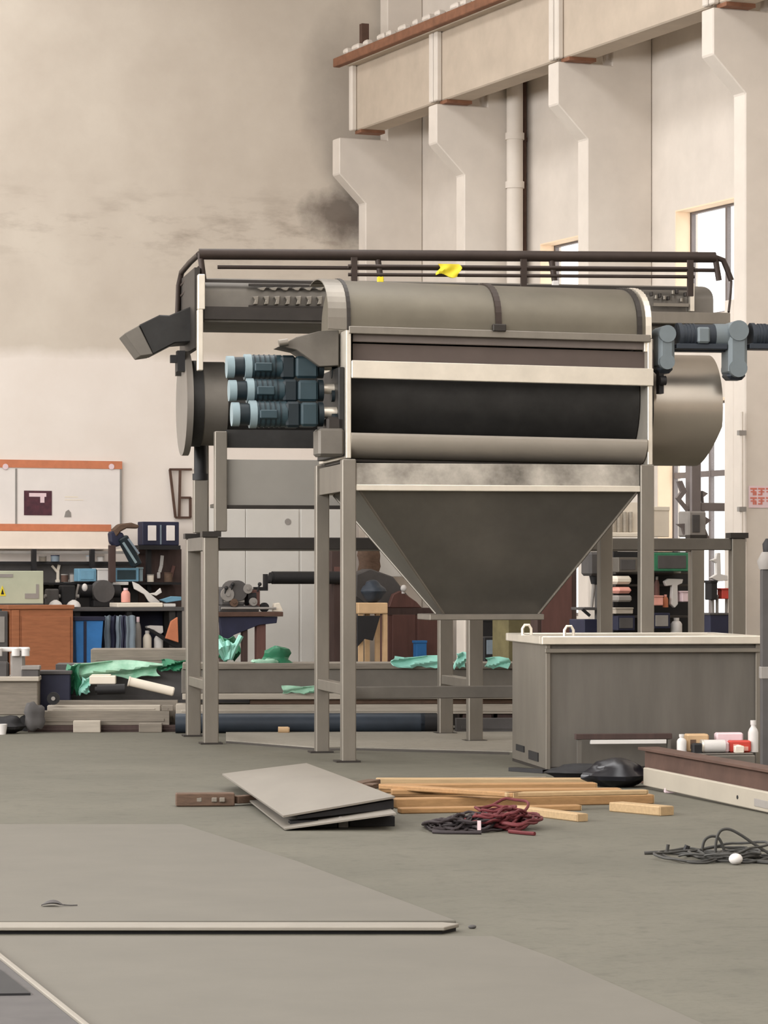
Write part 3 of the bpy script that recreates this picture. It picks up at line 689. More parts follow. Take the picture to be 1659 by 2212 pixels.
one('floor_plate', 'large flat steel plate on the floor, nearer of two', 'steel plate', G, slab([gp(-260, 2027), gp(1065, 2027), gp(1200, 2075), gp(1560, 2235), gp(-300, 2235)], 0, .010), 'plate', .003, 'steel plates on the floor')
lift = .04
t = Th('trench_cover', 'dark steel cover with pale angle edge in near left corner', 'cover', G, gp(20, 2190))
e0, e1 = gp(-60, 2040), gp(215, 2268)
lf = Vector((-1.0, .1, 0))
t.part('cover_plate', MB().prism([e0+Vector((0,0,.011)), e1+Vector((0,0,.011)), e1+lf+Vector((0,0,.011)), e0+lf+Vector((0,0,.011))], (0, 0, .02)), 'grey_dark', bev=.003)
nrm = (e1-e0).normalized(); sx = Vector((nrm.y, -nrm.x, 0)); sx = sx if sx.x > 0 else -sx
t.part('edge_angle', MB().prism([e0+Vector((0,0,.011)), e1+Vector((0,0,.011)), e1+sx*.022+Vector((0,0,.011)), e0+sx*.022+Vector((0,0,.011))], (0, 0, .03)), 'plate_edge', bev=.003)
m0, m1 = gp(-80, 2110), gp(80, 2150)
t.part('rubber_strip', MB().prism([gp(-80, 2100, .031), gp(0, 2098, .031), gp(66, 2150, .031), gp(-80, 2152, .031)], (0, 0, .008)), 'black')
# leaf litter bit on the plate
c = gp(105, 1957, .022)
t = Th('dry_leaf', 'small crumpled dark scrap on the far floor plate', 'scrap', G, c)
t.part('blade', MB().sheet(lambda u, v: (c.x-.03+.10*u, c.y-.03+.06*v*math.sin(math.pi*min(1, u+.1)), .028+.022*math.sin(u*3.0)*(.5+.5*math.sin(v*4))), 8, 4, .004), 'grey_dark')
t.part('stalk', MB().tube([(c.x+.06, c.y, .028), (c.x+.1, c.y-.01, .026), (c.x+.13, c.y, .026)], .003, 6), 'grey_dark')
c = gp(1020, 2006); one('pebble', 'tiny dark chip of rubble near tip of flat bar', 'rubble', G, MB().ball((c.x, c.y, .008), .018, .012, .009), 'grey_dark')

# ================================================================== FOLDED SHEET on black channels, plank
Q = Frame(*gpt(610, 1790), 12)
def quad_sheet(p00, p10, p11, p01, th, wob=0):
    P = [Vector(p) for p in (p00, p10, p11, p01)]
    return lambda u, v: (P[0]*(1-u)+P[1]*u)*(1-v)+(P[3]*(1-u)+P[2]*u)*v+Vector((0, 0, wob*math.sin(u*3.1)*math.sin(v*3.1)))
n_l, n_r = gp(612, 1764, .075), gp(853, 1722, .17); f_l, f_r = gp(480, 1673, .10), gp(662, 1650, .10)
one('metal_sheet', 'pale folded metal sheet lying tilted over black channels', 'metal sheet', G, MB().sheet(quad_sheet(n_l, n_r, f_r, f_l, .012, .03), 10, 8, .012), 'sheet_alu')
l0, l1, l2, l3 = gp(615, 1790, .015), gp(856, 1758, .1), gp(770, 1690, .04), gp(535, 1727, .03)
one('metal_sheet', 'lower grey metal sheet under the pale folded one', 'metal sheet', G, MB().sheet(quad_sheet(l0+Vector((0,.02,-.004)), l1, l2, l3, .01, 0), 6, 6, .01), 'sheet_alu')
def channel(name, label, pa, pb, w, h, m, cat='steel channel', grp=None):
    d = (pb-pa).normalized(); s = Vector((-d.y, d.x, 0))*w; t = h*.18
    prof = [(0, 0), (0, h), (w, h), (w, 0), (w-t, 0), (w-t, h-t), (t, h-t), (t, 0)]
    return one(name, label, cat, G, MB().prism([pa+Vector((-d.y, d.x, 0))*q+Vector((0, 0, z)) for q, z in prof], pb-pa), m, .002, grp)
channel('steel_channel', 'black channel bar under near edge of pale sheet, left', gp(626, 1789), gp(728, 1788), .10, .045, 'black', grp='black channels')
channel('steel_channel', 'black channel bar under near edge of pale sheet, right', gp(756, 1786), gp(853, 1785), .10, .06, 'black', grp='black channels')
one('steel_tube', 'black tube wedged under raised corner of pale sheet', 'steel tube', G, MB().prism([n_l.lerp(n_r, .12)+Vector((0, .03, -.035)), n_l.lerp(n_r, .99)+Vector((0, .03, -.075)), n_l.lerp(n_r, .99)+Vector((0, .03, -.015)), n_l.lerp(n_r, .12)+Vector((0, .03, -.012))], (0, .09, 0)), 'black', .004)
one('spacer_block', 'small grey block between the two black channels', 'block', G, MB().prism([gp(731,1788)+Vector((0,0,q)) if k == 0 else gp(752,1788)+Vector((-(k==2)*.012,0,q)) for k, q in ((0,0),(1,0),(1,.05),(2,.062),(0,.062))], (0, .12, 0)), 'grey', .004)
t = Th('old_plank', 'weathered dark plank sticking out left of metal sheet', 'plank', G, gp(440, 1743))
pA, pB = gp(378, 1743), gp(560, 1736)
t.part('board', MB().beam(pA+Vector((0, .06, .045)), gp(505, 1742)+Vector((0, .06, .045)), .12, .085), 'plank_old', bev=.006)
t.part('tongue', MB().beam(gp(505, 1742)+Vector((0, .06, .04)), gp(565, 1738)+Vector((0, .06, .04)), .08, .05), 'plank_old', bev=.004)
for x in (395, 430, 463, 480): p = gp(x, 1742.5); t.part('knot', MB().box(p.x-.018, p.y-.006, .03, p.x+.018, p.y+.01, .06), 'plank_grey', bev=.004)
one('angle_offcut', 'small brown timber offcut beside right edge of pale sheet', 'offcut', G, MB().beam(gp(770, 1700, .03), gp(808, 1692, .03), .1, .06).beam(gp(795, 1696, .065), gp(806, 1693, .065), .08, .012), 'plank_old', .004)

# ================================================================== TIMBER PILE
def plank(label, x0, y0, x1, y1, z, w, h, m, cat='plank', grp='yellow timber planks'):
    a, b = gp(x0, y0, z), gp(x1, y1, z); up = Vector((0, 0, h/2))
    t = Th('timber_plank', label, cat, G, (a+b)/2, grp)
    o = t.part('board', MB().beam(a+up, b+up, w, h), m, bev=.006)
    d = (b-a).normalized(); t.part('end_grain', MB().beam(b+up, b+up+d*.006, w*.92, h*.9), 'timber_pale'); return t
H_ = .045
plank('pale plank at very back of the timber pile', 812, 1694, 1300, 1694, 0, .12, H_, 'timber_pale')
plank('yellow plank second from back in the timber pile', 820, 1712, 1285, 1708, 0, .13, H_*1.3, 'timber')
plank('long yellow plank in middle of the timber pile', 838, 1730, 1345, 1722, 0, .13, H_, 'timber')
plank('yellow plank lying on top of the timber pile', 845, 1716, 1338, 1714, H_*1.32, .13, H_*.8, 'timber')
plank('wide yellow plank reaching farthest right on top', 850, 1745, 1405, 1735, 0, .14, H_*1.4, 'timber')
plank('yellow plank at front edge of the timber pile', 862, 1757, 1250, 1750, 0, .10, H_*.8, 'timber')
plank('short pale plank angled out at front of timber pile', 1105, 1756, 1258, 1775, 0, .08, .05, 'timber_pale')
plank('plank with rounded end poking out right of timber pile', 1330, 1752, 1440, 1762, 0, .12, .06, 'timber_pale')
plank('tan plank laid aslant on top at left of timber pile', 830, 1704, 1120, 1722, H_*1.9, .12, H_*.7, 'timber')
plank('narrow tan batten on top at right of timber pile', 1090, 1722, 1395, 1716, H_*1.9, .07, H_*.7, 'timber_pale')
one('metal_strip', 'thin pale metal strip lying behind the timber pile', 'strip', G, MB().beam(gp(815, 1686, .012), gp(1180, 1682, .012), .12, .02).beam(gp(815, 1684, .03), gp(1180, 1680, .03), .02, .02), 'plank_grey', .003)
# black bag and black bars behind timber
def lump(fr, c, rx, ry, rz, amp, seed, n=18, m=12):
    r = random.Random(seed); ph = [r.random()*6 for _ in range(6)]; mb = MB(); mb.ball((0, 0, 0), 1, 1, 1, n, m)
    for v in mb.v:
        k = 1+amp*(math.sin(v.x*4+ph[0])+math.sin(v.y*5+ph[1])+math.sin(v.z*6+ph[2])+.6*math.sin(v.x*9+v.z*7+ph[3]))/3
        v.x = c[0]+v.x*rx*k; v.y = c[1]+v.y*ry*k; v.z = max(0.003, c[2]+v.z*rz*k)
    return mb
c = gp(1345, 1704); one('black_bag', 'crumpled black plastic bag behind right end of timber pile', 'bag', G, lump(G, (c.x-.03, c.y+.22, .085), .25, .17, .10, .25, 4), 'black_gloss')
c = gp(1275, 1685); one('black_bag', 'flat dark plastic sack left of the crumpled bag', 'bag', G, lump(G, (c.x-.02, c.y+.2, .045), .30, .12, .06, .25, 9), 'black')
channel('steel_channel', 'short black channel lying behind the timber by tank corner', gp(1098, 1666), gp(1172, 1671), .08, .03, 'black', grp='black channels')

# ================================================================== RED ROPE heap, dark wires
def tangle(c, rx, ry, h, n, r, seed, turns=1.1):
    g = random.Random(seed); mb = MB()
    for k in range(n):
        ph = g.random()*6.28; f = .3+.6*g.random(); ox, oy = (g.random()-.5)*rx*1.2, (g.random()-.5)*ry*.7; pts = []
        zm = r+h*g.random()*max(.1, 1-1.1*abs(ox)/rx); za = min(zm, h*.5)*g.random(); el = .4+.8*g.random(); tw = g.random()*3
        for i in range(30):
            t = ph+turns*6.28*i/29; x, y = rx*f*.6*math.cos(t)*(1+.2*math.sin(3*t+tw)), ry*f*el*math.sin(t)
            pts.append((c.x+ox+x, c.y+oy+y, max(r, zm+za*math.sin(t+tw)+.6*r*math.sin(5*t))))
        mb.tube(pts, r, 6)
    return mb
def spline(pts, m=6):
    P = [Vector(p) for p in pts]; P = [P[0]*2-P[1]]+P+[P[-1]*2-P[-2]]; out = []
    for i in range(1, len(P)-2):
        for k in range(m):
            t = k/m; out.append(.5*((2*P[i])+(P[i+1]-P[i-1])*t+(2*P[i-1]-5*P[i]+4*P[i+1]-P[i+2])*t*t+(3*P[i]-P[i-1]-3*P[i+1]+P[i+2])*t**3))
    return out+[P[-2]]
c = gp(1085, 1793); t = Th('rope_heap', 'heap of tangled dark red rope before the timber', 'rope', G, c)
t.part('red_coil', tangle(gp(1075, 1790), .24, .3, .13, 26, .009, 3), 'rope_red', label='dark red rope coils')
t.part('red_tail', MB().tube([gp(1100, 1796, .012), gp(1130, 1799, .012), gp(1155, 1801, .012)], .012, 7), 'rope_red')
t.part('dark_coil', tangle(gp(995, 1792), .22, .3, .09, 24, .009, 8), 'rope_dark', label='blackish rope coils')
t.part('dark_tail', MB().tube([gp(935, 1797, .01), gp(960, 1798, .012), gp(1040, 1799, .01)], .010, 7), 'rope_dark')
t.part('label_tag', MB().beam(gp(1031, 1783, .06), gp(1039, 1783, .06), .01, .055), 'pink')
c = gp(1560, 1858); t = Th('wire_bundle', 'loose bundle of dark wire lying on floor at right', 'wire', G, c)
t.part('wire_coil', tangle(gp(1570, 1856), .34, .4, .06, 14, .007, 12), 'wire')
def arch(pts, r=.008): return MB().tube(spline([gp(x, y0, 0)+Vector((0, 0, z)) for x, y0, z in pts]), r, 7)
t.part('wire_loop', arch([(1545, 1858, .01), (1547, 1858, .10), (1556, 1858, .155), (1575, 1858, .165), (1600, 1858, .135), (1630, 1858, .085), (1665, 1858, .03)]), 'wire')
t.part('wire_loop', arch([(1515, 1856, .01), (1520, 1856, .09), (1532, 1856, .12), (1548, 1856, .12), (1558, 1856, .09), (1568, 1856, .02)]), 'wire')
t.part('wire_tail', arch([(1392, 1846, .008), (1430, 1846, .012), (1480, 1849, .012), (1530, 1856, .012), (1600, 1862, .01), (1670, 1868, .01)], .010), 'wire')
t.part('wire_stub', arch([(1440, 1848, .008), (1443, 1848, .06)], .010), 'wire'); t.part('wire_stub', arch([(1478, 1848, .01), (1485, 1848, .055)], .016), 'black')
c = gp(1587, 1866); t.part('plug', MB().ball((c.x, c.y-.05, .03), .037, .04, .03), 'white', label='small white plug')

# ================================================================== RIGHT FOREGROUND: dark beam, pale board, packets
def bar(name, label, cat, x0, y0, x1, y1, z, w, h, m, bev=.006, extra=True):
    a, b = gp(x0, y0, z), gp(x1, y1, z); up = Vector((0, 0, h/2)); mb = MB().beam(a+up, b+up, w, h)
    if extra: mb.beam(a+Vector((0, 0, h+.006)), b+Vector((0, 0, h+.006)), w*.9, .012)
    return one(name, label, cat, G, mb, m, bev)
a, b = gp(1400, 1690), gp(1745, 1762)
t = Th('steel_girder', 'dark brown rusty girder lying slantwise beside the tank', 'girder', G, (a+b)/2)
t.part('web', MB().beam(a+Vector((0, 0, .13)), b+Vector((0, 0, .13)), .05, .22), 'rust_dark')
for z in (.0, .24): t.part('flange', MB().beam(a+Vector((0, 0, z+.011)), b+Vector((0, 0, z+.011)), .16, .022), 'rust_dark', bev=.003)
a2 = Vector((0, 0, 0))
one('steel_angle', 'grey flat steel lying between rusty girder and tank', 'steel bar', K, MB().box(K.hit(1458, 1640, -.55)[0], -.55, 0, K.hit(1632, 1640, -.55)[0], -.1, .15).box(K.hit(1462, 1640, -.5)[0], -.5, .15, K.hit(1628, 1640, -.5)[0], -.12, .163), 'steel_dull', .006)
a, b = gp(1395, 1703), gp(1745, 1775)
t = Th('pale_board', 'pale board on edge in front of the rusty girder', 'board', G, (a+b)/2)
t.part('board', MB().beam(a+Vector((0, 0, .085)), b+Vector((0, 0, .07)), .04, .13), 'board_pale', bev=.006)
p = a.lerp(b, .62); d = (b-a).normalized()
n_ = Vector((d.y, -d.x, 0)); n_ = n_ if n_.y < 0 else -n_
t.part('bolt_hole', MB().cyl(p+n_*.018+Vector((0, 0, .07)), p+n_*.024+Vector((0, 0, .07)), .013), 'black')
q = a.lerp(b, .72); t.part('slot_panel', MB().beam(q+n_*.021+Vector((0, 0, .06)), b+n_*.021+Vector((0, 0, .05)), .006, .05), 'grey', bev=.002)
c = gp(1450, 1712); one('white_tag', 'small white block lying under the pale board end', 'scrap', G, MB().box(c.x-.05, c.y-.05, 0, c.x+.05, c.y+.03, .035).box(c.x-.04, c.y-.04, .035, c.x+.035, c.y+.02, .042), 'pink', .004)
# dark ledge and white strip in front of the tank
kb = -.22
t = Th('ledge_angle', 'dark angle bar with pale strip leaning before the tank', 'steel bar', K, (K.hit(1350, 1592, kb)[0], kb, 0))
t.part('dark_bar', MB().pb(K, 1244, 1585, 1452, 1597, kb, .06), 'dark_brown', bev=.003); t.part('bar_leg', MB().pb(K, 1248, 1597, 1256, 1606, kb+.01, .04, 0), 'tank_steel'); t.part('bar_leg', MB().pb(K, 1442, 1597, 1449, 1606, kb+.01, .04, 0), 'tank_steel')
t.part('pale_strip', MB().pb(K, 1276, 1598, 1440, 1607, kb-.0, .04), 'white', bev=.003)
# packets on the girder row
kb = -.33
zt_ = a2.z+.163
def on_bar(x): return zt_
def bottle(label, x0, x1, y0, b, m, cap):
    c = K.hit((x0+x1)/2, 1640, b); r = (K.hit(x1, 1640, b)[0]-K.hit(x0, 1640, b)[0])/2; zt = K.hit((x0+x1)/2, y0, b)[2]; c.z = on_bar(0); h = zt-c.z
    t = Th('bottle', label, 'bottle', K, c); t.part('body', MB().lathe(c, [(r, 0), (r, h*.62), (r*.8, h*.72), (r*.45, h*.8), (r*.45, h*.86)]), m); t.part('cap', MB().lathe(c+Vector((0, 0, h*.86)), [(r*.55, 0), (r*.55, h*.14)]), cap)
def packet(name, label, cat, x0, y0, x1, y1, b, d, m, m2=None, z0=None):
    zb = K.hit((x0+x1)/2, y1, b)[2] if z0 is None else z0
    t = Th(name, label, cat, K, (K.hit((x0+x1)/2, y1, b)[0], b+d/2, zb)); a0, a1 = K.hit(x0, y1, b)[0], K.hit(x1, y1, b)[0]; zt = K.hit(x0, y0, b)[2]
    t.part('pack', MB().box(a0, b, zb, a1, b+d, zt), m, bev=.012)
    if m2: t.part('print_patch', MB().box(a0+(a1-a0)*.15, b-.004, zb+(zt-zb)*.2, a0+(a1-a0)*.4, b, zb+(zt-zb)*.7).box(a0+(a1-a0)*.55, b-.004, zb+(zt-zb)*.15, a0+(a1-a0)*.85, b, zb+(zt-zb)*.5), m2)
    return t
bottle('small white bottle standing left of the packets', 1462, 1483, 1586, kb, 'white', 'white')
packet('carton', 'crumpled tan carton behind the white bottle', 'carton', 1484, 1586, 1532, 1622, kb+.02, .12, 'tan', 'plank_old', zt_)
packet('jar', 'black wedge shaped holder beside the striped tin', 'holder', 1497, 1606, 1519, 1629, kb-.10, .08, 'black', None, zt_-.015)
c = K.hit(1540, 1625, kb-.06); c.z = zt_; r = .05
t = Th('paint_tin', 'silver tin lying on its side before the red packet', 'tin', K, c)
t.part('can', MB().cyl(c+Vector((-.08, 0, r)), c+Vector((.09, 0, r)), r), 'white'); t.part('lid', MB().cyl(c+Vector((-.095, 0, r)), c+Vector((-.08, 0, r)), r*1.06), 'steel_bright')
packet('soap_pack', 'pink and white packet between tin and red packet', 'packet', 1555, 1603, 1576, 1632, kb-.07, .10, 'pink', None, zt_)
packet('red_packet', 'bright red packet on steel beside the tank', 'packet', 1577, 1600, 1623, 1634, kb-.07, .10, 'red', 'red_pale', zt_)
packet('white_roll', 'white folded cloth lying behind the red packet', 'cloth', 1548, 1583, 1606, 1601, kb+.06, .09, 'pink', None, zt_)
bottle('tall white spray bottle right of the red packet', 1616, 1638, 1556, kb+.0, 'white', 'white')
c = K.hit(1596, 1652, kb-.13); c.z = .164
one('cream_cube', 'cream foam block on grey steel below the red packet', 'foam block', K, MB().box(c.x-.035, c.y-.03, c.z, c.x+.035, c.y+.03, c.z+.055).ball((c.x, c.y, c.z+.05), .028, .025, .012), 'cream', .008)
# dark post at the right edge
PF = G; pxy = gp(1657, 1684); pz = lambda y: CAM_H+(HY-y)/FPX*pxy.y
t = Th('tool_post', 'dark grey steel post with clamp at right picture edge', 'post', G, pxy)
t.part('post', MB().box(pxy.x-.045, pxy.y-.045, 0, pxy.x+.07, pxy.y+.07, pz(1230)), 'grey_dark', bev=.006)
t.part('post_plate', MB().box(pxy.x-.052, pxy.y-.052, pz(1466), pxy.x+.076, pxy.y+.076, pz(1440)), 'grey', bev=.004)
t.part('clamp_head', MB().lathe((pxy.x+.01, pxy.y, pz(1230)), [(.07, 0), (.085, .06), (.06, .11), (.05, .13)]), 'grey')
t.part('clamp_cap', MB().lathe((pxy.x+.02, pxy.y, pz(1230)+.13), [(.05, 0), (.055, .06), (.03, .1)]), 'black')
t.part('post_base', MB().box(pxy.x-.1, pxy.y-.1, 0, pxy.x+.12, pxy.y+.12, .03), 'black', bev=.006)
t.part('castor', MB().cyl((pxy.x-.03, pxy.y-.16, .055), (pxy.x+.03, pxy.y-.16, .055), .055), 'rubber_and_shade')

# ================================================================== STOCK PILE behind the machines
def zs(y, b): return S.hit(600, y, b)[2]
def sa(x, b): return S.hit(x, 1500, b)[0]
# dark pipe on the floor in front of the pile
pr_ = .095; pa0, pa1 = sa(468, .0), sa(945, .0)
t = Th('steel_pipe', 'thick dark blue pipe on floor at foot of the stock pile', 'pipe', S, (0, .1, 0))
t.part('pipe', MB().cyl((pa0-.4, .1, pr_), (pa1-.12, .1, pr_), pr_, n=24), 'pipe_navy')
t.part('pipe_flange', MB().cyl((pa1-.12, .1, pr_), (pa1, .1, pr_), pr_*1.0, n=24), 'black'); t.part('pipe_band', MB().cyl((pa1-.16, .1, pr_), (pa1-.12, .1, pr_), pr_*1.0, n=24), 'gear_dark')
c = Vector((sa(612, -.1), -.1, 0)); one('tin_can', 'small dented tin lying before the dark blue pipe', 'tin', S, MB().cyl((c.x-.05, c.y, .035), (c.x+.05, c.y, .035), .034).cyl((c.x+.05, c.y, .035), (c.x+.06, c.y, .035), .028), 'tan')
def layer(name, label, cat, x0, x1, b, d, z0, z1, m, bev=.005, ridge=True, grp=None):
    mb = MB().box(sa(x0, b), b, z0, sa(x1, b), b+d, z1)
    if ridge: h = z1-z0; mb.box(sa(x0, b)+.05, b-.006, z0+h*.25, sa(x1, b)-.05, b, z0+h*.5)
    return one(name, label, cat, S, mb, m, bev, grp)
b = .32
L0 = [0, zs(1543, b), zs(1522, b), zs(1511, b), zs(1498, b), zs(1446, b), zs(1437, b)]
for k, x in enumerate((400, 560, 700, 860, 1000, 1075)):
    layer('timber_bearer', 'dark timber bearer under the stock pile, %s' % ('leftmost','second from left','third from left','third from right','second from right','rightmost')[k], 'bearer', x, x+62, b+.02, .7, 0, L0[1]-.001, 'dark_brown', ridge=False, grp='timber bearers')
layer('steel_flat', 'pale flat bar at bottom of the stock pile', 'steel bar', 380, 1180, b, .5, L0[1], L0[2], 'plank_light')
layer('steel_flat', 'dark brown bar between pale bars of stock pile', 'steel bar', 540, 1180, b+.03, .45, L0[2]+.001, L0[3], 'plank_old', ridge=False)
layer('steel_flat', 'upper pale thin bar of the stock pile', 'steel bar', 394, 1150, b-.02, .5, L0[3]+.001, L0[4], 'plank_light', ridge=False)
layer('box_girder', 'deep grey brown box girder lying on stock pile', 'girder', 392, 1200, b+.03, .5, L0[4]+.001, L0[5], 'steel_dull', ridge=False)
layer('cover_sheet', 'thin pale sheet on top of the box girder', 'sheet', 394, 1200, b, .56, L0[5]+.001, L0[6]+.02, 'plank_grey', ridge=False)
layer('dark_bar', 'dark square bar on floor right of the blue pipe', 'steel bar', 985, 1180, 0, .14, 0, zs(1553, 0), 'grey_dark')
# second, higher row behind
b = 1.25; H1 = zs(1430, b); H2 = zs(1402, b)
layer('steel_crate', 'long grey steel crate behind the stock pile', 'crate', 120, 1250, b, .6, 0, H1-.02, 'grey_dark')
layer('cover_sheet', 'grey steel slab on back crate left of the machine legs', 'sheet', 196, 420, b-.05, .6, H1-.018, H2, 'plank_grey')
# green film
def film(label, x0, y0, x1, y1, b, m, seed, amp=.04, n=14, hang=.0, kind='film'):
    g = random.Random(seed); ph = [g.random()*6 for _ in range(6)]; P0, P1 = S.hit(x0, y0, b), S.hit(x1, y1, b)
    def fn(u, v):
        w = math.sin(u*11+ph[0])*.5+math.sin(u*23+ph[1])*.3; q = math.sin(v*7+ph[2]+u*6)
        z = P0.z+(P1.z-P0.z)*v*(1+.22*w)+amp*.25*q*(1-v)
        return (P0.x+(P1.x-P0.x)*u+amp*.5*math.sin(v*5+ph[3]), b-.01+amp*.6*q+amp*.3*w, z)
    return one('plastic_film', label, 'plastic film', S, MB().sheet(fn, n, 8, .008), m, group='green wrapping film')
film('crumpled light green film draped along left stock row', 154, 1430, 345, 1462, 1.12, 'film_green', 1, .07)
film('dark green film fold just right of light green film', 345, 1426, 400, 1448, 1.14, 'film_dark', 2, .05, 8)
film('dark green film hanging at left end of stock row', 148, 1436, 176, 1496, 1.06, 'film_dark', 3, .05, 6)
film('pale green film corner low beside white tube', 174, 1464, 196, 1498, 1.0, 'film_mint', 4, .04, 6)
film('mint film strip on box girder below right hopper legs', 1050, 1420, 1100, 1442, .28, 'film_mint', 5, .03, 8)
film('long mint film strip on girder under the hopper', 848, 1418, 950, 1441, .28, 'film_mint', 6, .04, 10)
film('mint film scrap between the two rear stand legs', 984, 1410, 1008, 1442, .27, 'film_mint', 7, .04, 6)
film('green film strip tucked under box girder edge', 610, 1482, 684, 1497, .26, 'film_green', 8, .02, 8)
film('tall green film tuft left of the lathe bench', 474, 1376, 512, 1424, 1.1, 'film_dark', 9, .08, 8)
def tuft(label, x, y, w, h, b, m, seed):
    g = random.Random(seed); c = S.hit(x, y, b); mb = MB()
    for k in range(7):
        a = (k/6-.5)*w/215; pts = [(c.x+a*.3, b+.06*g.random(), c.z), (c.x+a, b-.05*g.random(), c.z+h/215*(.5+.3*g.random())), (c.x+a*1.6, b, c.z+h/215*(.6+.5*g.random()))]
        mb.tube(pts, .018+.014*g.random(), 6)
    return one('plastic_film', label, 'plastic film', S, mb, m, group='green wrapping film')
tuft('splayed green film ends sticking up behind machine legs', 492, 1424, 36, 46, .9, 'film_mint', 2)
c = S.hit(598, 1437, .5)
one('plastic_film', 'bunched green film knot below the lathe bench', 'plastic film', S, lump(S, (c.x, .5, c.z+.06), .16, .10, .11, .5, 21), 'film_dark', group='green wrapping film')
c = S.hit(582, 1436, .45)
one('plastic_film', 'pale green film edge left of the bunched knot', 'plastic film', S, lump(S, (c.x-.03, .42, c.z+.01), .12, .05, .06, .5, 23), 'film_green', group='green wrapping film')
# left heap of bars, tubes and boards
b = .35
layer('timber_beam', 'dark timber on floor at bottom of left heap', 'beam', 60, 392, b, .2, 0, zs(1566, b), 'dark_brown')
layer('timber_beam', 'short pale offcut in bottom row of left heap', 'offcut', 158, 217, b-.14, .12, 0, zs(1556, b-.14), 'plank_light', ridge=False)
layer('timber_beam', 'grey offcut right of short pale one in left heap', 'offcut', 300, 350, b-.14, .12, 0, zs(1562, b-.14), 'plank_grey', ridge=False)
layer('timber_beam', 'wide grey board across middle of left heap', 'board', 84, 366, b+.02, .3, zs(1566, b)+.001, zs(1536, b), 'plank_grey')
layer('timber_beam', 'pale long lath on top of left heap', 'board', 102, 346, b+.05, .2, zs(1536, b)+.001, zs(1524, b), 'plank_light')
layer('timber_beam', 'stub of pale bar at right end of long lath', 'offcut', 350, 374, b+.05, .14, zs(1536, b)+.001, zs(1524, b), 'plank_grey')
layer('timber_beam', 'thin brown board behind the pale long lath', 'board', 110, 384, b+.36, .22, 0, zs(1513, b+.36), 'plank_grey')
p, q = S.hit(280, 1472, .75), S.hit(374, 1494, .75)
one('plastic_tube', 'thick white tube lying slanted on left heap', 'tube', S, MB().cyl(p, q, .045).cyl(p-(q-p)*.03, p, .05).cyl(q, q+(q-p)*.02, .038), 'cream')
one('white_block', 'white block under the light green film', 'block', S, MB().pb(S, 193, 1460, 250, 1478, .9, .2).pb(S, 197, 1457, 240, 1460, .93, .1), 'cream', .008)
one('dark_roll', 'black roll lying below the white slanted tube', 'roll', S, MB().cyl(S.hit(210, 1490, .85), S.hit(270, 1488, .85), .05).cyl(S.hit(205, 1490, .85), S.hit(210, 1490, .85), .03), 'black')
c = S.hit(115, 1509, .3)
t = Th('castor_wheel', 'black trolley wheel on left end of the heap', 'wheel', S, (c.x, c.y, c.z-.06)); t.part('tyre', MB().cyl(c+Vector((0, 0, 0)), c+Vector((0, .06, 0)), .062), 'rubber_and_shade'); t.part('hub', MB().cyl(c+Vector((0, -.01, 0)), c+Vector((0, 0, 0)), .02), 'grey')
t = Th('storage_box', 'dark plastic box standing left of green film', 'box', S, (sa(118, .9), 1.0, 0))
t.part('box_body', MB().pb(S, 86, 1456, 152, 1530, .9, .3, 0), 'navy', bev=.01); t.part('box_lid', MB().pb(S, 83, 1449, 155, 1457, .88, .34), 'grey_dark', bev=.006)
# grey trolley machine at left border
t = Th('floor_trolley', 'grey machine trolley with white topped levers at left border', 'trolley', S, (sa(40, .8), .9, 0))
t.part('chassis', MB().pb(S, -40, 1470, 82, 1532, .5, .5, .16), 'plank_grey', bev=.01); t.part('deck', MB().pb(S, -40, 1462, 84, 1472, .46, .6), 'plank_light', bev=.006)
t.part('column', MB().pb(S, 22, 1408, 52, 1470, .6, .2), 'grey', bev=.02); t.part('column', MB().pb(S, -10, 1430, 18, 1470, .6, .2), 'grey_dark', bev=.02)
t.part('side_case', MB().pb(S, 46, 1446, 84, 1468, .55, .2), 'grey_dark', bev=.01); t.part('case_lid', MB().pb(S, 46, 1438, 86, 1447, .54, .22), 'grey', bev=.006)
for x in (-4, 34, 55): t.part('white_knob', MB().cyl(S.hit(x, 1417, .58), S.hit(x, 1402, .58), .04).ball(S.hit(x, 1402, .58), .042, .042, .02), 'white')
t.part('top_bar', MB().pb(S, -20, 1398, 64, 1408, .62, .08), 'white', bev=.01)
for x in (-12, 56): c = S.hit(x, 1560, .55); t.part('wheel', MB().cyl((c.x, .52, .08), (c.x, .6, .08), .08), 'rubber_and_shade')
c = S.hit(20, 1560, .2)
one('black_bag', 'black plastic bundle on floor at left border', 'bag', S, lump(S, (c.x-.05, .12, .07), .2, .12, .085, .3, 31), 'black')
c = S.hit(62, 1545, .25)
one('dark_motor', 'dark lumpy motor leaning on left heap end', 'motor', S, lump(S, (c.x+.06, .2, .16), .10, .09, .15, .3, 33), 'grey_dark')
c = S.hit(8, 1552, .1); one('white_cup', 'white cup on floor at far left border', 'cup', S, MB().lathe((c.x, -.1, 0), [(.035, 0), (.05, .1), (.045, .1), (.04, .09)]), 'white')

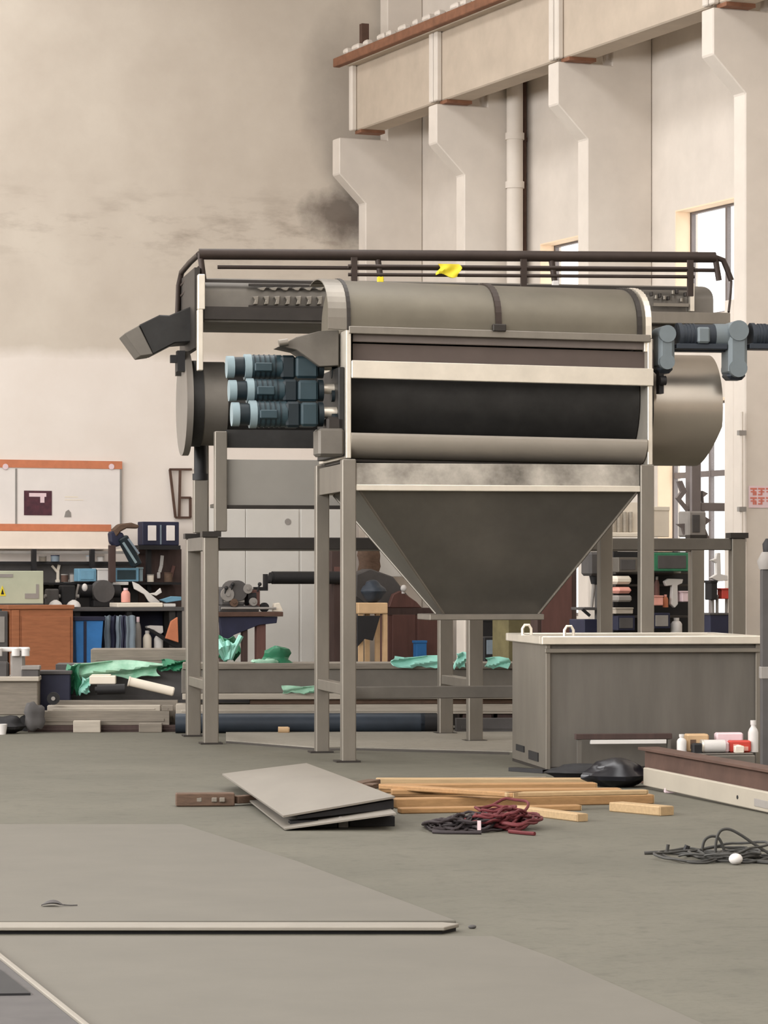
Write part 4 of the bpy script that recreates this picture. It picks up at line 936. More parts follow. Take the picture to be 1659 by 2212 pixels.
# ================================================================== BACK WALL: boards, benches, cabinets
def wz(y, b, x=200): return W.hit(x, y, b)[2]
t = Th('notice_board', 'white notice board with orange top and bottom strips', 'notice board', W, W.hit(115, 1146, -.06))
t.part('board', MB().pb(W, -60, 1000, 262, 1142, -.05, .04), 'paper'); t.part('orange_strip', MB().pb(W, -60, 994, 264, 1011, -.062, .012), 'orange'); t.part('orange_strip', MB().pb(W, -60, 1132, 240, 1147, -.062, .012), 'orange')
t.part('divider', MB().pb(W, 33, 1012, 37, 1133, -.058, .008), 'grey'); t.part('edge_strip', MB().pb(W, 259, 1012, 263, 1132, -.056, .006), 'grey')
pc = t.part('poster', MB().pb(W, 52, 1060, 112, 1113, -.058, .008), 'picture', label='dark red poster with pale title')
t.part('poster_print', MB().pb(W, 63, 1065, 100, 1073, -.061, .003).pb(W, 87, 1073, 96, 1086, -.061, .003), 'pink', pc)
t.part('pin_dot', MB().pp(W, [(139, 1117), (142, 1105), (148, 1101), (153, 1107), (154, 1117)], -.058, .008), 'grey')
for x in (12, 241): c = W.hit(x, 1008, -.07); t.part('pin_button', MB().cyl(c, c+Vector((0, .012, 0)), .045, n=14), 'pink')
t.part('print_line', MB().pb(W, 140, 1072, 168, 1075, -.053, .003).pb(W, 140, 1079, 180, 1081, -.053, .003), 'cream')
one('long_board', 'long cream board on wall below the notice board', 'board', W, MB().pb(W, -60, 1148, 235, 1185, -.30, .05).pb(W, -60, 1182, 235, 1186, -.31, .3), 'paper_warm', .004)
# wall bracket frame
t = Th('wall_bracket', 'dark metal wall bracket frame left of the drain pipe', 'bracket', W, W.hit(390, 1120, -.1))
for pts in ([(366, 1014), (414, 1014)], [(367, 1014), (379, 1118)], [(379, 1118), (411, 1118)], [(389, 1016), (387, 1116)], [(390, 1075), (412, 1075)], [(411, 1075), (411, 1118)]):
    t.part('bracket_bar', MB().beam(W.hit(*pts[0], -.06), W.hit(*pts[1], -.06), .035, .035), 'rust_dark')
# tool rack: dark back panel with shelves
RB = -.9
t = Th('tool_rack', 'dark open tool rack along wall under long cream board', 'rack', W, (W.hit(160, 1300, RB)[0], RB, 0))
t.part('back_panel', MB().pb(W, -60, 1216, 392, 1320, RB+.5, .04, .2), 'grey_dark'); 
for y in (1190, 1213): t.part('shelf_rail', MB().pb(W, -60, y, 300, y+6, RB+.35, .06), 'grey' if y == 1190 else 'black')
for x in (70, 196, 318): t.part('upright', MB().pb(W, x, 1186, x+9, 1440, RB+.2, .08, 0), 'black')
t.part('shelf', MB().pb(W, -60, 1258, 392, 1263, RB, .5), 'black'); t.part('panel_top', MB().pb(W, 300, 1186, 392, 1320, RB+.45, .04), 'dark_brown')
# bench
BB = -1.9; zbt = wz(1312, BB)
t = Th('work_bench', 'long dark work bench with pale top under tool rack', 'workbench', W, (W.hit(240, 1312, BB)[0], BB+.35, 0))
t.part('bench_top', MB().box(W.hit(96, 1312, BB)[0], BB, zbt-.06, W.hit(398, 1312, BB)[0], BB+.8, zbt), 'grey_dark', bev=.006)
for x in (170, 282, 390): a = W.hit(x, 1350, BB)[0]; t.part('leg', MB().box(a-.04, BB+.05, 0, a+.04, BB+.13, zbt-.06), 'black'); t.part('leg', MB().box(a-.04, BB+.65, 0, a+.04, BB+.73, zbt-.06), 'black')
t.part('lower_shelf', MB().box(W.hit(160, 1312, BB)[0], BB+.05, .28, W.hit(396, 1312, BB)[0], BB+.75, .32), 'grey_dark')
t.part('kick_panel', MB().box(W.hit(160, 1312, BB)[0], BB+.74, .32, W.hit(396, 1312, BB)[0], BB+.77, zbt-.06), 'navy')
# generic small things
def wbox(name, label, cat, x0, y0, x1, y1, b, d, m, z0=None, m2=None, trim='lid', bev=.008):
    t = Th(name, label, cat, W, (W.hit((x0+x1)/2, y1, b)[0], b+d/2, wz(y1, b, (x0+x1)/2) if z0 is None else z0)); mb = MB().pb(W, x0, y0, x1, y1, b, d, z0)
    t.part('body', mb, m, bev=bev)
    h = (y1-y0)
    if trim == 'lid': t.part('lid', MB().pb(W, x0-1, y0-max(1.5, h*.06), x1+1, y0+max(1.5, h*.08), b-.012, d+.02), m2 or m, bev=.004)
    elif trim == 'face': t.part('face_panel', MB().pb(W, x0+(x1-x0)*.12, y0+h*.15, x1-(x1-x0)*.12, y1-h*.15, b-.01, .012), m2 or m, bev=.003)
    return t
def wpoly(name, label, cat, pts, b, d, m, bev=.006): return one(name, label, cat, W, MB().pp(W, pts, b, d), m, bev)
def wbottle(label, x0, x1, y0, y1, b, m, cap='white', name='bottle'):
    c = W.hit((x0+x1)/2, y1, b); r = abs(W.hit(x1, y1, b)[0]-W.hit(x0, y1, b)[0])/2; h = wz(y0, b)-wz(y1, b); t = Th(name, label, 'bottle', W, c)
    t.part('body', MB().lathe(c, [(r*.95, 0), (r, h*.05), (r, h*.6), (r*.75, h*.75), (r*.4, h*.84)]), m); t.part('cap', MB().lathe(c+Vector((0, 0, h*.84)), [(r*.5, 0), (r*.5, h*.16)]), cap)
# pale green switch cabinet with warning sign
t = wbox('switch_cabinet', 'pale green switch cabinet with yellow warning triangle', 'electrical cabinet', -30, 1233, 94, 1304, -2.1, .35, 'pale_green', z0=wz(1304, -2.1), trim='', m2=None)
t.part('warning_triangle', MB().pp(W, [(-2, 1287), (13, 1287), (5, 1265)], -2.108, .008), 'yellow'); t.part('triangle_mark', MB().pp(W, [(2, 1284), (9, 1284), (5.5, 1272)], -2.112, .004), 'black')
t.part('vent_panel', MB().pb(W, 54, 1282, 84, 1293, -2.108, .008).pb(W, 78, 1262, 84, 1293, -2.106, .006), 'grey'); t.part('plate', MB().pb(W, -10, 1240, 28, 1247, -2.108, .008), 'grey')
t.part('stand', MB().pb(W, -30, 1304, 94, 1310, -2.12, .4, .0), 'grey_dark')
# orange brown cabinet
b = -2.6; t = Th('wooden_cabinet', 'orange brown wooden cabinet below the switch cabinet', 'cabinet', W, (W.hit(90, 1400, b)[0], b+.25, 0))
t.part('carcass', MB().pb(W, 20, 1312, 158, 1430, b+.03, .4, 0), 'wood_orange', bev=.006); t.part('cabinet_top', MB().pb(W, 17, 1307, 161, 1316, b, .46), 'wood_orange', bev=.006)
t.part('door', MB().pb(W, 48, 1332, 152, 1424, b+.01, .02, .06), 'wood_orange', bev=.006); t.part('stile', MB().pb(W, 26, 1318, 42, 1430, b+.0, .03, .02), 'wood_orange', bev=.006)
wbox('dark_drawer_unit', 'dark grey drawer unit at border beside wooden cabinet', 'drawer unit', -40, 1320, 17, 1400, -2.6, .4, 'grey_dark', z0=0, m2='grey', trim='face')
# blue bin and hanging overalls
b = -2.3; t = Th('blue_bin', 'bright blue plastic bin right of wooden cabinet', 'bin', W, (W.hit(190, 1400, b)[0], b+.2, 0))
t.part('bin_body', MB().pp(W, [(163, 1337), (224, 1337), (216, 1452), (166, 1452)], b, .35), 'blue', bev=.01); t.part('bin_rim', MB().pb(W, 160, 1332, 228, 1341, b-.02, .4), 'navy', bev=.006); t.part('bin_rib', MB().pb(W, 181, 1342, 187, 1440, b-.012, .014), 'navy')
for k, (x0, x1, m, lab) in enumerate(((227, 240, 'grey_blue', 'pale blue work jacket hanging beside the blue bin'), (240, 252, 'navy', 'dark navy work jacket hanging second from blue bin'), (252, 264, 'grey_blue', 'pale grey trousers hanging between dark jackets'), (263, 272, 'navy', 'narrow navy apron hanging in middle of garments'), (272, 292, 'grey_blue', 'wide slate coat hanging rightmost of the garments'))):
    def fn(u, v, x0=x0, x1=x1, k=k):
        p = W.hit(x0+(x1-x0)*u, 1330+74*v, BB-.05-.05*k); return (p.x+.006*math.sin(v*9+k), p.y+.015*math.sin(u*9+k), p.z-.01*math.sin(u*7))
    one('work_garment', lab, 'garment', W, MB().sheet(fn, 10, 8, .02), m, group='garments hung under the bench')
# bottles and funnel on lower shelf
wbottle('grey white bottle with tall neck under the bench', 291, 305, 1332, 1402, BB+.1, 'grey', 'pink')
wbottle('cream plastic bottle in middle under the bench', 309, 327, 1362, 1402, BB+.1, 'cream'); wbottle('white plastic bottle right of the cream one', 333, 352, 1366, 1402, BB+.1, 'white')
wpoly('dust_scoop', 'white plastic scoop tilted above the white bottles', 'scoop', [(318, 1353), (328, 1351), (352, 1352), (353, 1366), (346, 1371), (333, 1361), (319, 1357)], BB+.08, .12, 'white')
wpoly('red_shield', 'red brown triangular panel leaning by the machine leg', 'panel', [(358, 1379), (370, 1342), (384, 1333), (386, 1388)], BB-.10, .05, 'orange')
wpoly('diagonal_bar', 'black bar leaning diagonally below the bench', 'bar', [(316, 1358), (322, 1356), (390, 1392), (388, 1402), (372, 1396)], BB-.03, .03, 'black')
# things on the bench
wbox('blue_box', 'blue carton at left on the tool shelf', 'box', 170, 1228, 208, 1256, RB-.25, .25, 'blue_pale', m2='blue_pale', trim='face')
wbox('white_carton', 'white carton between the two blue boxes', 'box', 211, 1229, 244, 1257, RB-.25, .25, 'white')
wbox('blue_box', 'long blue tool case right of the white carton', 'tool case', 247, 1227, 300, 1256, RB-.25, .25, 'blue_pale', m2='teal', trim='face')
wbox('blue_tin', 'narrow pale blue tin at right of the blue tool case', 'tin', 301, 1227, 309, 1256, RB-.2, .12, 'teal_light')
wbox('white_book', 'white flat book under the blue tool case', 'book', 248, 1257, 278, 1264, RB-.3, .25, 'white', trim='')
wpoly('white_ruler_plate', 'long white plate leaning diagonally on the bench', 'plate', [(286, 1256), (300, 1262), (346, 1300), (339, 1309), (322, 1300), (312, 1284), (290, 1272)], BB+.42, .03, 'white')
wpoly('caliper_arm', 'white pointed gauge beside the diagonal plate', 'gauge', [(322, 1282), (336, 1280), (347, 1270), (350, 1280), (338, 1287)], BB+.25, .04, 'white')
wbottle('small pink glue bottle on the pale cutting board', 262, 281, 1270, 1301, BB+.1, 'red_pale', 'pink')
wbox('cutting_board', 'pale board lying on the bench edge', 'board', 254, 1302, 352, 1310, BB+.0, .4, 'cream', z0=zbt, trim='')
wbox('light_rail', 'short pale bar on bench right of the board', 'bar', 354, 1304, 380, 1311, BB+.02, .2, 'white', trim='')
for x0, lab in ((106, 'left one of two white bowls upturned on bench'), (145, 'right one of two white bowls upturned on bench')):
    c = W.hit(x0+14, 1311, BB+.1); one('white_bowl', lab, 'bowl', W, MB().lathe(c, [(.11, 0), (.105, .03), (.08, .07), (.05, .09), (.03, .1), (.025, .105)]), 'white', group='white bowls')
c = W.hit(222, 1282, BB+.5); c.z = zbt+.24
t = Th('bench_grinder', 'round black grinder in middle of the bench', 'grinder', W, (c.x, c.y, zbt))
t.part('wheel_guard', MB().cyl(c+Vector((0, -.06, 0)), c+Vector((0, .1, 0)), .17, n=24), 'grey_dark'); t.part('pedestal', MB().box(c.x-.16, c.y-.05, zbt, c.x+.16, c.y+.1, zbt+.1), 'black', bev=.01); t.part('motor_drum', MB().cyl((c.x-.35, c.y+.1, c.z), (c.x+.3, c.y+.1, c.z), .1), 'black'); t.part('spark_cap', MB().ball(W.hit(183, 1269, BB+.3), .045, .04, .06), 'white')
c = W.hit(135, 1292, BB+.4)
t = Th('bench_vise', 'dark bench vise behind the white bowls', 'vise', W, (c.x, c.y, zbt))
t.part('jaw', MB().pb(W, 104, 1272, 128, 1302, BB+.3, .2, zbt), 'grey_dark', bev=.02); t.part('jaw', MB().pb(W, 134, 1264, 164, 1296, BB+.3, .2, zbt), 'black', bev=.02); t.part('screw', MB().cyl(W.hit(96, 1288, BB+.4), W.hit(170, 1288, BB+.4), .03), 'grey'); t.part('handle', MB().cyl(W.hit(170, 1262, BB+.4), W.hit(160, 1302, BB+.4), .018), 'grey')
# hanging tools on the rack
def tool(label, pts, m, w=.035, b=RB+.45, name='hand_tool', head=None):
    t = Th(name, label, 'tool', W, W.hit(*pts[-1], b), 'hand tools on the rack')
    for p, q in zip(pts, pts[1:]): t.part('shaft', MB().beam(W.hit(*p, b), W.hit(*q, b), w, w), m, bev=.004)
    if head: t.part('head', MB().pb(W, *head, b-.04, .08), m, bev=.01)
tool('pale Y shaped wrench hanging on left of tool rack', [(125, 1256), (125, 1232), (128, 1220)], 'cream', .04, head=(122, 1252, 130, 1262)); tool('short pale spanner crossing the Y shaped wrench', [(112, 1222), (124, 1236)], 'cream', .035)
tool('long white curved pry bar on right of tool rack', [(344, 1236), (348, 1222), (350, 1200)], 'white', .05, head=(341, 1236, 347, 1250)); tool('pale square drawn up beside curved pry bar', [(316, 1213), (324, 1213)], 'cream', .05)
tool('grey hammer hanging under the rack rail', [(96, 1216), (104, 1216)], 'grey', .05); tool('grey clamp jaw left of the blue carton', [(136, 1262), (150, 1256), (158, 1250)], 'grey', .05)
tool('small grey pliers above the white carton', [(176, 1192), (200, 1192)], 'grey', .035); tool('bright nail tin on the rack beside lamp arm', [(240, 1212), (252, 1212)], 'cream', .06); tool('pale rag clip beside the lamp foot', [(253, 1192), (263, 1190)], 'cream', .07)
tool('grey file leaning right of the blue tin', [(314, 1252), (330, 1252)], 'grey', .045); tool('brown handled brush at the right rack edge', [(368, 1250), (375, 1222)], 'maroon', .05); tool('grey drill bit box below the rack shelf', [(106, 1262), (116, 1262)], 'grey', .06)
# tins and parts standing on the rack shelf and the bench
def tin(label, x0, x1, y0, y1, b, m, lidm):
    c = W.hit((x0+x1)/2, y1, b); r = abs(W.hit(x1, y1, b)[0]-W.hit(x0, y1, b)[0])/2; h = wz(y0, b)-wz(y1, b); t = Th('storage_tin', label, 'tin', W, c, 'tins on the tool rack')
    t.part('can', MB().lathe(c, [(r, 0), (r, h*.85), (r*.96, h*.88)]), m); t.part('lid', MB().lathe(c+Vector((0, 0, h*.86)), [(r*1.05, 0), (r*1.05, h*.14)]), lidm)
for args in (('small grey tin behind left of the blue carton', 150, 166, 1238, 1257, RB+.1, 'grey', 'grey_dark'), ('rusty tin right of the Y shaped wrench', 132, 147, 1240, 1257, RB+.12, 'rust_dark', 'grey'), ('cream tin on shelf under the navy switch box', 318, 332, 1240, 1257, RB+.1, 'cream', 'grey'), ('brown tin next to the cream tin on shelf', 355, 372, 1236, 1257, RB+.1, 'plank_old', 'rust_dark'),
             ('white tin on upper rack rail by the lamp', 210, 224, 1202, 1213, RB+.36, 'white', 'grey'), ('grey tin on upper rack rail left of white tin', 186, 199, 1200, 1213, RB+.36, 'grey', 'grey_blue'), ('dark blue tin on upper rack rail at left', 110, 128, 1199, 1213, RB+.36, 'grey_blue', 'navy'), ('pale tin on upper rack rail beside bracket', 84, 100, 1201, 1213, RB+.36, 'plank_grey', 'grey')): tin(*args)
wpoly('blue_cloth', 'pale blue cloth hanging over bench end by the leg', 'cloth', [(346, 1296), (372, 1288), (392, 1289), (392, 1297), (360, 1302)], BB+.3, .08, 'blue_pale')
# lamp and double switch box above the rack
t = Th('drill_lamp', 'dark jointed machine lamp with striped arm at rack top', 'lamp', W, W.hit(262, 1216, RB-.47))
t.part('lamp_shade', MB().pp(W, [(245, 1144), (258, 1132), (285, 1129), (302, 1135), (299, 1142), (275, 1141), (262, 1148), (252, 1160)], RB-.47, .14), 'plank_old', bev=.02); t.part('lamp_head', MB().pp(W, [(238, 1150), (250, 1146), (268, 1152), (268, 1176), (250, 1182), (240, 1172)], RB-.45, .15), 'navy', bev=.02)
t.part('lamp_arm', MB().beam(W.hit(264, 1160, RB-.47), W.hit(296, 1222, RB-.47), .15, .15), 'teal_dark', bev=.02); t.part('arm_stripe', MB().beam(W.hit(266, 1172, RB-.56), W.hit(294, 1216, RB-.56), .02, .035), 'teal_light'); t.part('arm_stripe', MB().beam(W.hit(277, 1164, RB-.56), W.hit(300, 1196, RB-.56), .02, .03), 'grey_blue'); t.part('lamp_foot', MB().pb(W, 238, 1178, 250, 1258, RB-.45, .1), 'dark_brown')
t = Th('switch_box', 'navy box with two white panels on top of rack', 'switch box', W, W.hit(347, 1186, RB+.1))
t.part('case', MB().pb(W, 308, 1127, 387, 1178, RB+.1, .25), 'navy', bev=.01); t.part('base', MB().pb(W, 300, 1178, 390, 1187, RB+.06, .34), 'black')
for x in (320, 360): t.part('white_panel', MB().pb(W, x, 1135, x+18, 1168, RB+.085, .02), 'paper', bev=.006)
t.part('seam', MB().pb(W, 346, 1134, 349, 1176, RB+.09, .012), 'grey_blue')
# white cabinet behind the lathe
b = -1.2; t = Th('steel_cabinet', 'tall white steel cabinet against the back wall', 'cabinet', W, (W.hit(590, 1300, b)[0], b+.3, 0))
t.part('carcass', MB().pb(W, 470, 1094, 740, 1200, b+.02, .6, 0), 'cabinet_white', bev=.006)
for x0, x1 in ((472, 530), (532, 646), (650, 738)): t.part('door', MB().pb(W, x0, 1100, x1, 1200, b, .02, .08), 'cabinet_white', bev=.006)
c = W.hit(622, 1127, b-.01); t.part('lock_dial', MB().cyl(c, c+Vector((0, .012, 0)), .05), 'grey')
wbox('wall_cupboard', 'shallow white cupboard on wall behind the hopper', 'cupboard', 812, 1170, 880, 1246, -1.2, .4, 'cabinet_white')
# lathe on a dark blue bench
b = -4.2; t = Th('bench_lathe', 'dark small lathe on dark blue bench before white cabinet', 'lathe', W, (W.hit(545, 1400, b)[0], b+.3, 0))
zt_l = wz(1330, b, 540)
t.part('bench_plate', MB().pb(W, 470, 1322, 612, 1332, b, .5), 'rust_dark', bev=.006); t.part('apron', MB().pp(W, [(474, 1332), (600, 1332), (598, 1346), (560, 1350), (505, 1372), (492, 1388), (478, 1372)], b+.04, .06), 'navy', bev=.006)
for x0, x1, m in ((525, 535, 'dark_brown'), (555, 574, 'maroon'), (478, 488, 'dark_brown')): t.part('leg', MB().pb(W, x0, 1332, x1, 1420, b+.08, .1, 0), m)
t.part('bed', MB().pb(W, 474, 1308, 560, 1322, b+.08, .3), 'grey_dark', bev=.01); t.part('headstock', MB().pb(W, 476, 1268, 530, 1310, b+.08, .3), 'grey_dark', bev=.03); t.part('gear_cover', MB().cyl(W.hit(514, 1276, b+.05), W.hit(514, 1276, b+.05)+Vector((0, .3, 0)), .15), 'grey_dark')
t.part('chuck', MB().cyl(W.hit(530, 1290, b+.2), W.hit(548, 1290, b+.2), .12), 'black'); t.part('carriage', MB().pb(W, 540, 1274, 562, 1312, b+.1, .2), 'maroon', bev=.01); t.part('tool_post', MB().pb(W, 573, 1240, 579, 1272, b+.15, .1), 'black'); t.part('arm', MB().pb(W, 552, 1268, 579, 1276, b+.15, .1), 'black'); t.part('name_strip', MB().pb(W, 484, 1296, 528, 1301, b+.07, .012), 'grey')
for x, y, r in ((492, 1284, .10), (536, 1272, .07), (506, 1302, .06), (548, 1300, .06)):
    c = W.hit(x, y, b+.03); t.part('change_gear', MB().cyl(c, c+Vector((0, .04, 0)), r, n=14).cyl(c+Vector((0, -.02, 0)), c, r*.3, n=10), 'plank_old' if x % 4 else 'grey')
for x, y in ((498, 1262), (556, 1262), (484, 1270)): t.part('feed_lever', MB().cyl(W.hit(x, y+16, b+.05), W.hit(x+5, y, b+.02), .014).ball(W.hit(x+5, y, b+.02), .03, .03, .03), 'black')
t.part('lead_screw', MB().cyl(W.hit(478, 1314, b+.05), W.hit(596, 1314, b+.05), .018), 'grey')
t.part('handwheel', MB().cyl(W.hit(572, 1312, b+.1), W.hit(572, 1312, b+.1)+Vector((0, .05, 0)), .07), 'black')
wpoly('white_cone', 'white conical funnel on right end of lathe bench', 'funnel', [(592, 1321), (594, 1304), (604, 1302), (611, 1318), (610, 1321)], b+.1, .1, 'cream')
b = -3.6
t = Th('hydraulic_cylinder', 'long black cylinder held level between machine legs', 'cylinder', W, (W.hit(650, 1400, b)[0], b, 0))
t.part('barrel', MB().cyl(W.hit(588, 1248, b), W.hit(742, 1248, b), .095, n=20), 'black'); t.part('end_cap', MB().cyl(W.hit(583, 1248, b), W.hit(589, 1248, b), .08), 'rubber_and_shade'); t.part('rod', MB().cyl(W.hit(574, 1256, b), W.hit(584, 1256, b), .03), 'black'); t.part('stand', MB().pb(W, 722, 1256, 742, 1420, b+.02, .12, 0), 'dark_brown')
# dark door leaf and brown posts between the legs
wbox('brown_locker', 'narrow dark brown locker seen between the front legs', 'locker', 716, 1190, 768, 1420, -3.2, .4, 'dark_brown', z0=0, m2='maroon', trim='face')
wpoly('bare_pole', 'thin pale pole leaning on the brown locker', 'pole', [(722, 1290), (727, 1290), (727, 1412), (721, 1412)], -3.3, .04, 'tan')
# stool with black bundle, maroon cabinets
b = -4.0; t = Th('wooden_stool', 'tan wooden stool seen left below the hopper', 'stool', W, (W.hit(806, 1400, b)[0], b+.2, 0))
t.part('seat', MB().pb(W, 774, 1302, 838, 1326, b, .45), 'tan', bev=.012); zst = wz(1302, b, 806)
for x, bb in ((776, .03), (790, .38), (812, .38), (828, .03)): t.part('leg', MB().pb(W, x, 1326, x+9, 1430, b+bb, .05, 0), 'tan')
c = W.hit(806, 1300, b+.2); one('black_bundle', 'round black bundle sitting on tan stool', 'bundle', W, lump(W, (c.x, c.y, zst+.17), .19, .17, .15, .2, 41), 'pipe_navy')
wpoly('hanging_apron', 'black apron hanging from the tan stool seat', 'apron', [(772, 1330), (822, 1330), (806, 1384), (788, 1380), (772, 1398)], b-.04, .03, 'black')
b = -2.4; t = wbox('maroon_cabinet', 'maroon brown cabinet under left slope of hopper', 'cabinet', 838, 1320, 955, 1430, b, .5, 'maroon', z0=0, m2='dark_brown', trim='lid')
t.part('door', MB().pb(W, 848, 1328, 898, 1425, b-.02, .02, .06), 'maroon', bev=.006); t.part('door', MB().pb(W, 902, 1328, 950, 1425, b-.02, .02, .06), 'maroon', bev=.006)
wpoly('tarpaulin_heap', 'dark tarpaulin heap on top of maroon cabinet', 'tarpaulin', [(770, 1240), (800, 1228), (850, 1246), (880, 1284), (905, 1310), (880, 1313), (800, 1313), (768, 1290)], b+.15, .3, 'grey_dark', .02)
wpoly('maroon_hood', 'red brown sloping machine cover on maroon cabinet', 'cover', [(840, 1312), (850, 1284), (866, 1276), (900, 1300), (912, 1313), (846, 1313)], b+.02, .1, 'maroon', .01)
wbox('blue_can', 'blue can before the maroon cabinet', 'can', 900, 1386, 922, 1424, b-.35, .14, 'blue', z0=0)
c = W.hit(872, 1271, b-.1); one('white_lamp_globe', 'small round white bulb below hopper edge', 'bulb', W, MB().ball(c, .05, .05, .055).cyl(c+Vector((0, .02, -.08)), c+Vector((0, .02, -.03)), .025), 'white')
one('coat_heap', 'brown coat hung on wall left of the white cupboard', 'coat', W, lump(W, (W.hit(795, 1210, -1.6)[0], -1.6, wz(1212, -1.6, 795)), .2, .1, .3, .35, 44), 'plank_old')
# pale pillar and boxes seen between hopper legs
wbox('brown_shutter', 'tall dark brown shutter right of the hopper', 'shutter', 1160, 1212, 1246, 1420, -11.0, .2, 'dark_brown', z0=0, m2='maroon', trim='face'); 
wbox('olive_sacks', 'olive sack pile behind the tank left of shutter', 'sacks', 1098, 1330, 1175, 1420, -9.5, .5, 'olive', z0=0, m2='plank_old'); wbox('speaker_box', 'dark box with round cone behind hopper legs', 'speaker', 1046, 1376, 1092, 1420, -8.0, .4, 'black', z0=0, m2='grey_blue', trim='face')
wbox('black_machine', 'black machine block behind the hopper outlet', 'machine', 1040, 1340, 1088, 1374, -7.0, .4, 'black', z0=0)

# ================================================================== RIGHT REAR: clutter rack by the windows
b = -14.2
t = Th('machine_rack', 'dark machinery rack behind the tank by the windows', 'rack', W, (W.hit(1430, 1400, b)[0], b+.4, 0))
t.part('back_panel', MB().pb(W, 1330, 1192, 1502, 1420, b+.5, .04, 0), 'black'); t.part('upright', MB().pb(W, 1496, 1190, 1504, 1420, b+.1, .06, 0), 'black'); t.part('upright', MB().pb(W, 1326, 1190, 1334, 1420, b+.1, .06, 0), 'black')
for y in (1236, 1262, 1330): t.part('shelf', MB().pb(W, 1330, y, 1500, y+5, b, .5), 'blotch_dark', bev=.004)
def rbox(name, label, cat, x0, y0, x1, y1, m, d=.2, bb=-.21, **k): return wbox(name, label, cat, x0, y0, x1, y1, b+bb, d, m, **k)
rbox('foam_pad', 'cream rounded pad on rack beside machine leg', 'pad', 1330, 1244, 1366, 1262, 'cream', trim='', bev=.03)
rbox('pink_pad', 'brownish pink pad below the cream pad', 'pad', 1334, 1268, 1366, 1282, 'red_pale', trim='', bev=.03); rbox('grey_pad', 'grey flat pad third down by machine leg', 'pad', 1334, 1286, 1366, 1300, 'grey', trim='', bev=.02); rbox('pale_tray', 'pale tray lowest on rack by machine leg', 'tray', 1330, 1314, 1368, 1326, 'plank_light')
wpoly('white_tee', 'white T shaped fitting in middle of rack', 'fitting', [(1436, 1256), (1446, 1250), (1476, 1251), (1474, 1260), (1464, 1264), (1465, 1305), (1458, 1313), (1450, 1306), (1453, 1264), (1440, 1266)], b-.16, .06, 'white')
wbottle('white bottle with dark neck on upper rack shelf', 1456, 1470, 1206, 1238, b-.1, 'white', 'black'); wbottle('small orange bottle left of the white T fitting', 1432, 1443, 1282, 1312, b-.1, 'orange', 'red_pale')
rbox('pink_carton', 'pale pink carton left of small orange bottle', 'carton', 1412, 1288, 1433, 1308, 'red_pale'); rbox('pink_canister', 'pink canister at right of the white T fitting', 'canister', 1474, 1278, 1487, 1300, 'pink')
wbottle('white rounded bottle low on rack', 1450, 1472, 1332, 1368, b-.12, 'white'); wbottle('tall brown bottle left edge of rack bay', 1414, 1424, 1242, 1288, b-.1, 'maroon', 'grey')
rbox('green_machine', 'dark green machine on top rack bay', 'machine', 1412, 1194, 1492, 1234, 'film_dark', d=.3, bb=-.31, m2='grey_dark', trim='face'); rbox('navy_case', 'navy tool case at bottom of rack', 'tool case', 1412, 1324, 1448, 1358, 'navy', m2='grey', trim='face'); rbox('navy_case', 'navy parts case behind left machine leg', 'tool case', 1334, 1330, 1372, 1362, 'navy', m2='grey_dark', trim='face')
rbox('grey_gearbox', 'grey gearbox on top shelf beside front leg', 'gearbox', 1336, 1204, 1378, 1236, 'steel_dull', d=.2, m2='grey_dark', trim='face')
# drill stand right of the hopper
b2 = -14.0
t = Th('drill_stand', 'black pillar drill standing between shutter and machine leg', 'drill', W, (W.hit(1288, 1400, b2)[0], b2, 0))
t.part('drill_head', MB().pb(W, 1274, 1192, 1302, 1244, b2, .25), 'grey_dark', bev=.03); t.part('drill_nose', MB().cyl(W.hit(1284, 1262, b2+.1), W.hit(1286, 1240, b2+.1), .04, .08), 'black'); t.part('pillar', MB().pb(W, 1291, 1240, 1300, 1420, b2+.15, .08, 0), 'grey_dark'); t.part('spindle', MB().cyl(W.hit(1278, 1312, b2+.1), W.hit(1283, 1262, b2+.1), .018, .025), 'grey'); t.part('table', MB().pb(W, 1262, 1312, 1300, 1318, b2, .35), 'grey_dark', bev=.004); t.part('base', MB().pb(W, 1262, 1338, 1304, 1352, b2, .4, 0), 'navy', bev=.01); t.part('hand_lever', MB().beam(W.hit(1258, 1316, b2-.03), W.hit(1274, 1330, b2-.03), .03, .03), 'black')
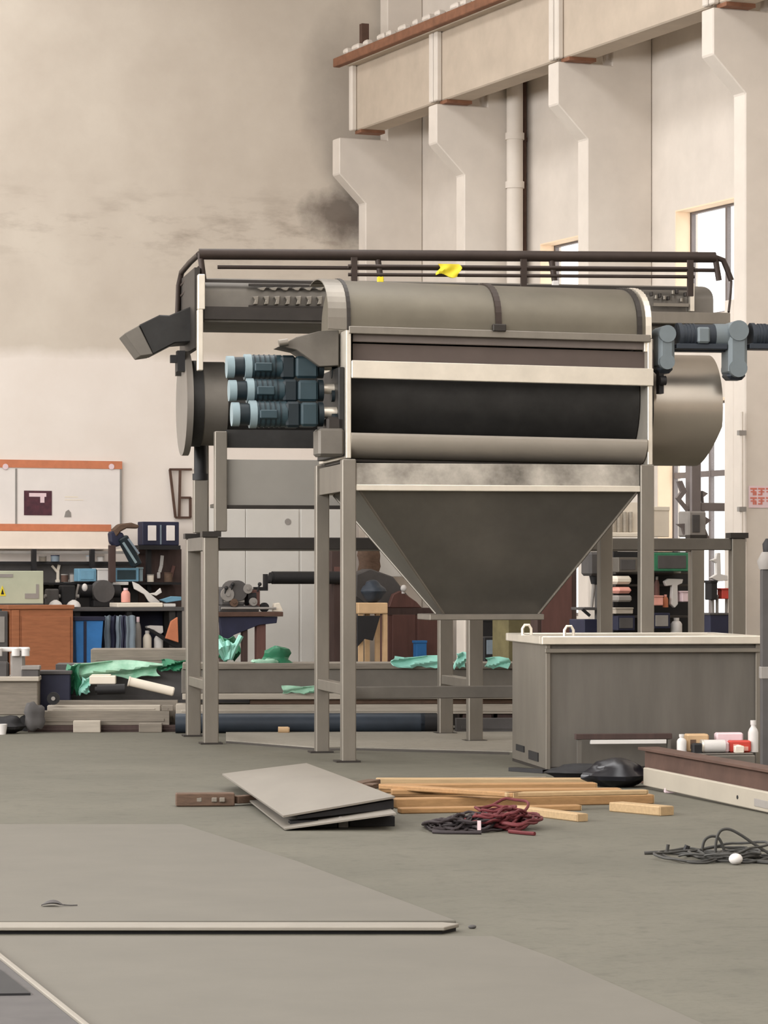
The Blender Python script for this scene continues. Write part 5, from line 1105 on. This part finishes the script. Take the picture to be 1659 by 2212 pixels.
# things between the last stand legs
b3 = -15.5
wpoly('white_fan_blade', 'white bracket between the last two stand legs', 'bracket', [(1536, 1210), (1547, 1206), (1549, 1194), (1557, 1194), (1558, 1240), (1572, 1243), (1573, 1254), (1552, 1256), (1535, 1248), (1548, 1240), (1548, 1216)], b3, .05, 'white'); wbox('red_canister', 'small red canister between the last stand legs', 'canister', 1560, 1272, 1575, 1294, b3, .12, 'red'); wbox('dark_jack', 'black jack between the last two stand legs', 'jack', 1536, 1256, 1550, 1296, b3, .15, 'black'); wbox('parts_crate', 'dark blue crate with grey rods between last legs', 'crate', 1534, 1326, 1576, 1360, b3, .3, 'navy', z0=0, m2='grey_dark')
for k, x in enumerate((1540, 1549, 1568)): one('steel_rod', ('leftmost pale rod standing in dark blue crate', 'middle pale rod standing in dark blue crate', 'rightmost pale rod standing in dark blue crate')[k], 'rod', W, MB().cyl(W.hit(x, 1350, b3+.1), W.hit(x+2*k-2, 1285, b3+.1), .018).cyl(W.hit(x+2*k-2, 1290, b3+.1), W.hit(x+2*k-2, 1285, b3+.1), .024), 'grey', group='rods in the crate')
# stand and parts silhouetted before the lower window
b4 = -11.0
t = Th('pillar_stand', 'grey machine pillar silhouetted before the lower window', 'machine', W, (W.hit(1506, 1400, b4)[0], b4, 0))
t.part('pillar', MB().pb(W, 1492, 985, 1516, 1300, b4, .16, 0), 'frame_window', bev=.02); t.part('gearbox', MB().pb(W, 1488, 1104, 1526, 1160, b4-.08, .3), 'grey', bev=.02); t.part('gearbox_plate', MB().pb(W, 1496, 1112, 1512, 1150, b4-.09, .012), 'grey_dark', bev=.004); t.part('cross_arm', MB().pb(W, 1514, 1086, 1570, 1104, b4+.02, .1), 'frame_window', bev=.01)
t.part('side_bracket', MB().pp(W, [(1464, 1040), (1474, 1038), (1484, 1062), (1472, 1078), (1490, 1100), (1484, 1104), (1462, 1076), (1472, 1062)], b4+.03, .05), 'frame_window'); t.part('side_bracket', MB().pp(W, [(1463, 1132), (1492, 1130), (1492, 1146), (1480, 1158), (1474, 1140)], b4+.03, .05), 'frame_window'); t.part('side_bracket', MB().pp(W, [(1518, 1060), (1530, 1066), (1520, 1074), (1524, 1116), (1536, 1124), (1522, 1136), (1534, 1166), (1520, 1160)], b4+.03, .05), 'frame_window')
wbox('radiator', 'cream ribbed radiator under wall left of lower window', 'radiator', 1404, 1098, 1446, 1160, -11.6, .12, 'cream', m2='cream'); 
for k in range(3): pass
t = Th('slotted_rack', 'pale slotted rack seen through gap beside the hopper', 'rack', W, W.hit(1345, 1158, -12.0))
t.part('rack_back', MB().pb(W, 1306, 1085, 1378, 1160, -11.95, .04), 'cream'); t.part('rack_bar', MB().pb(W, 1304, 1150, 1380, 1160, -12.05, .1), 'cream', bev=.01)
for k in range(4): t.part('slot_post', MB().pb(W, 1322+k*13, 1105, 1328+k*13, 1150, -12.0, .05), 'plank_light', bev=.006)
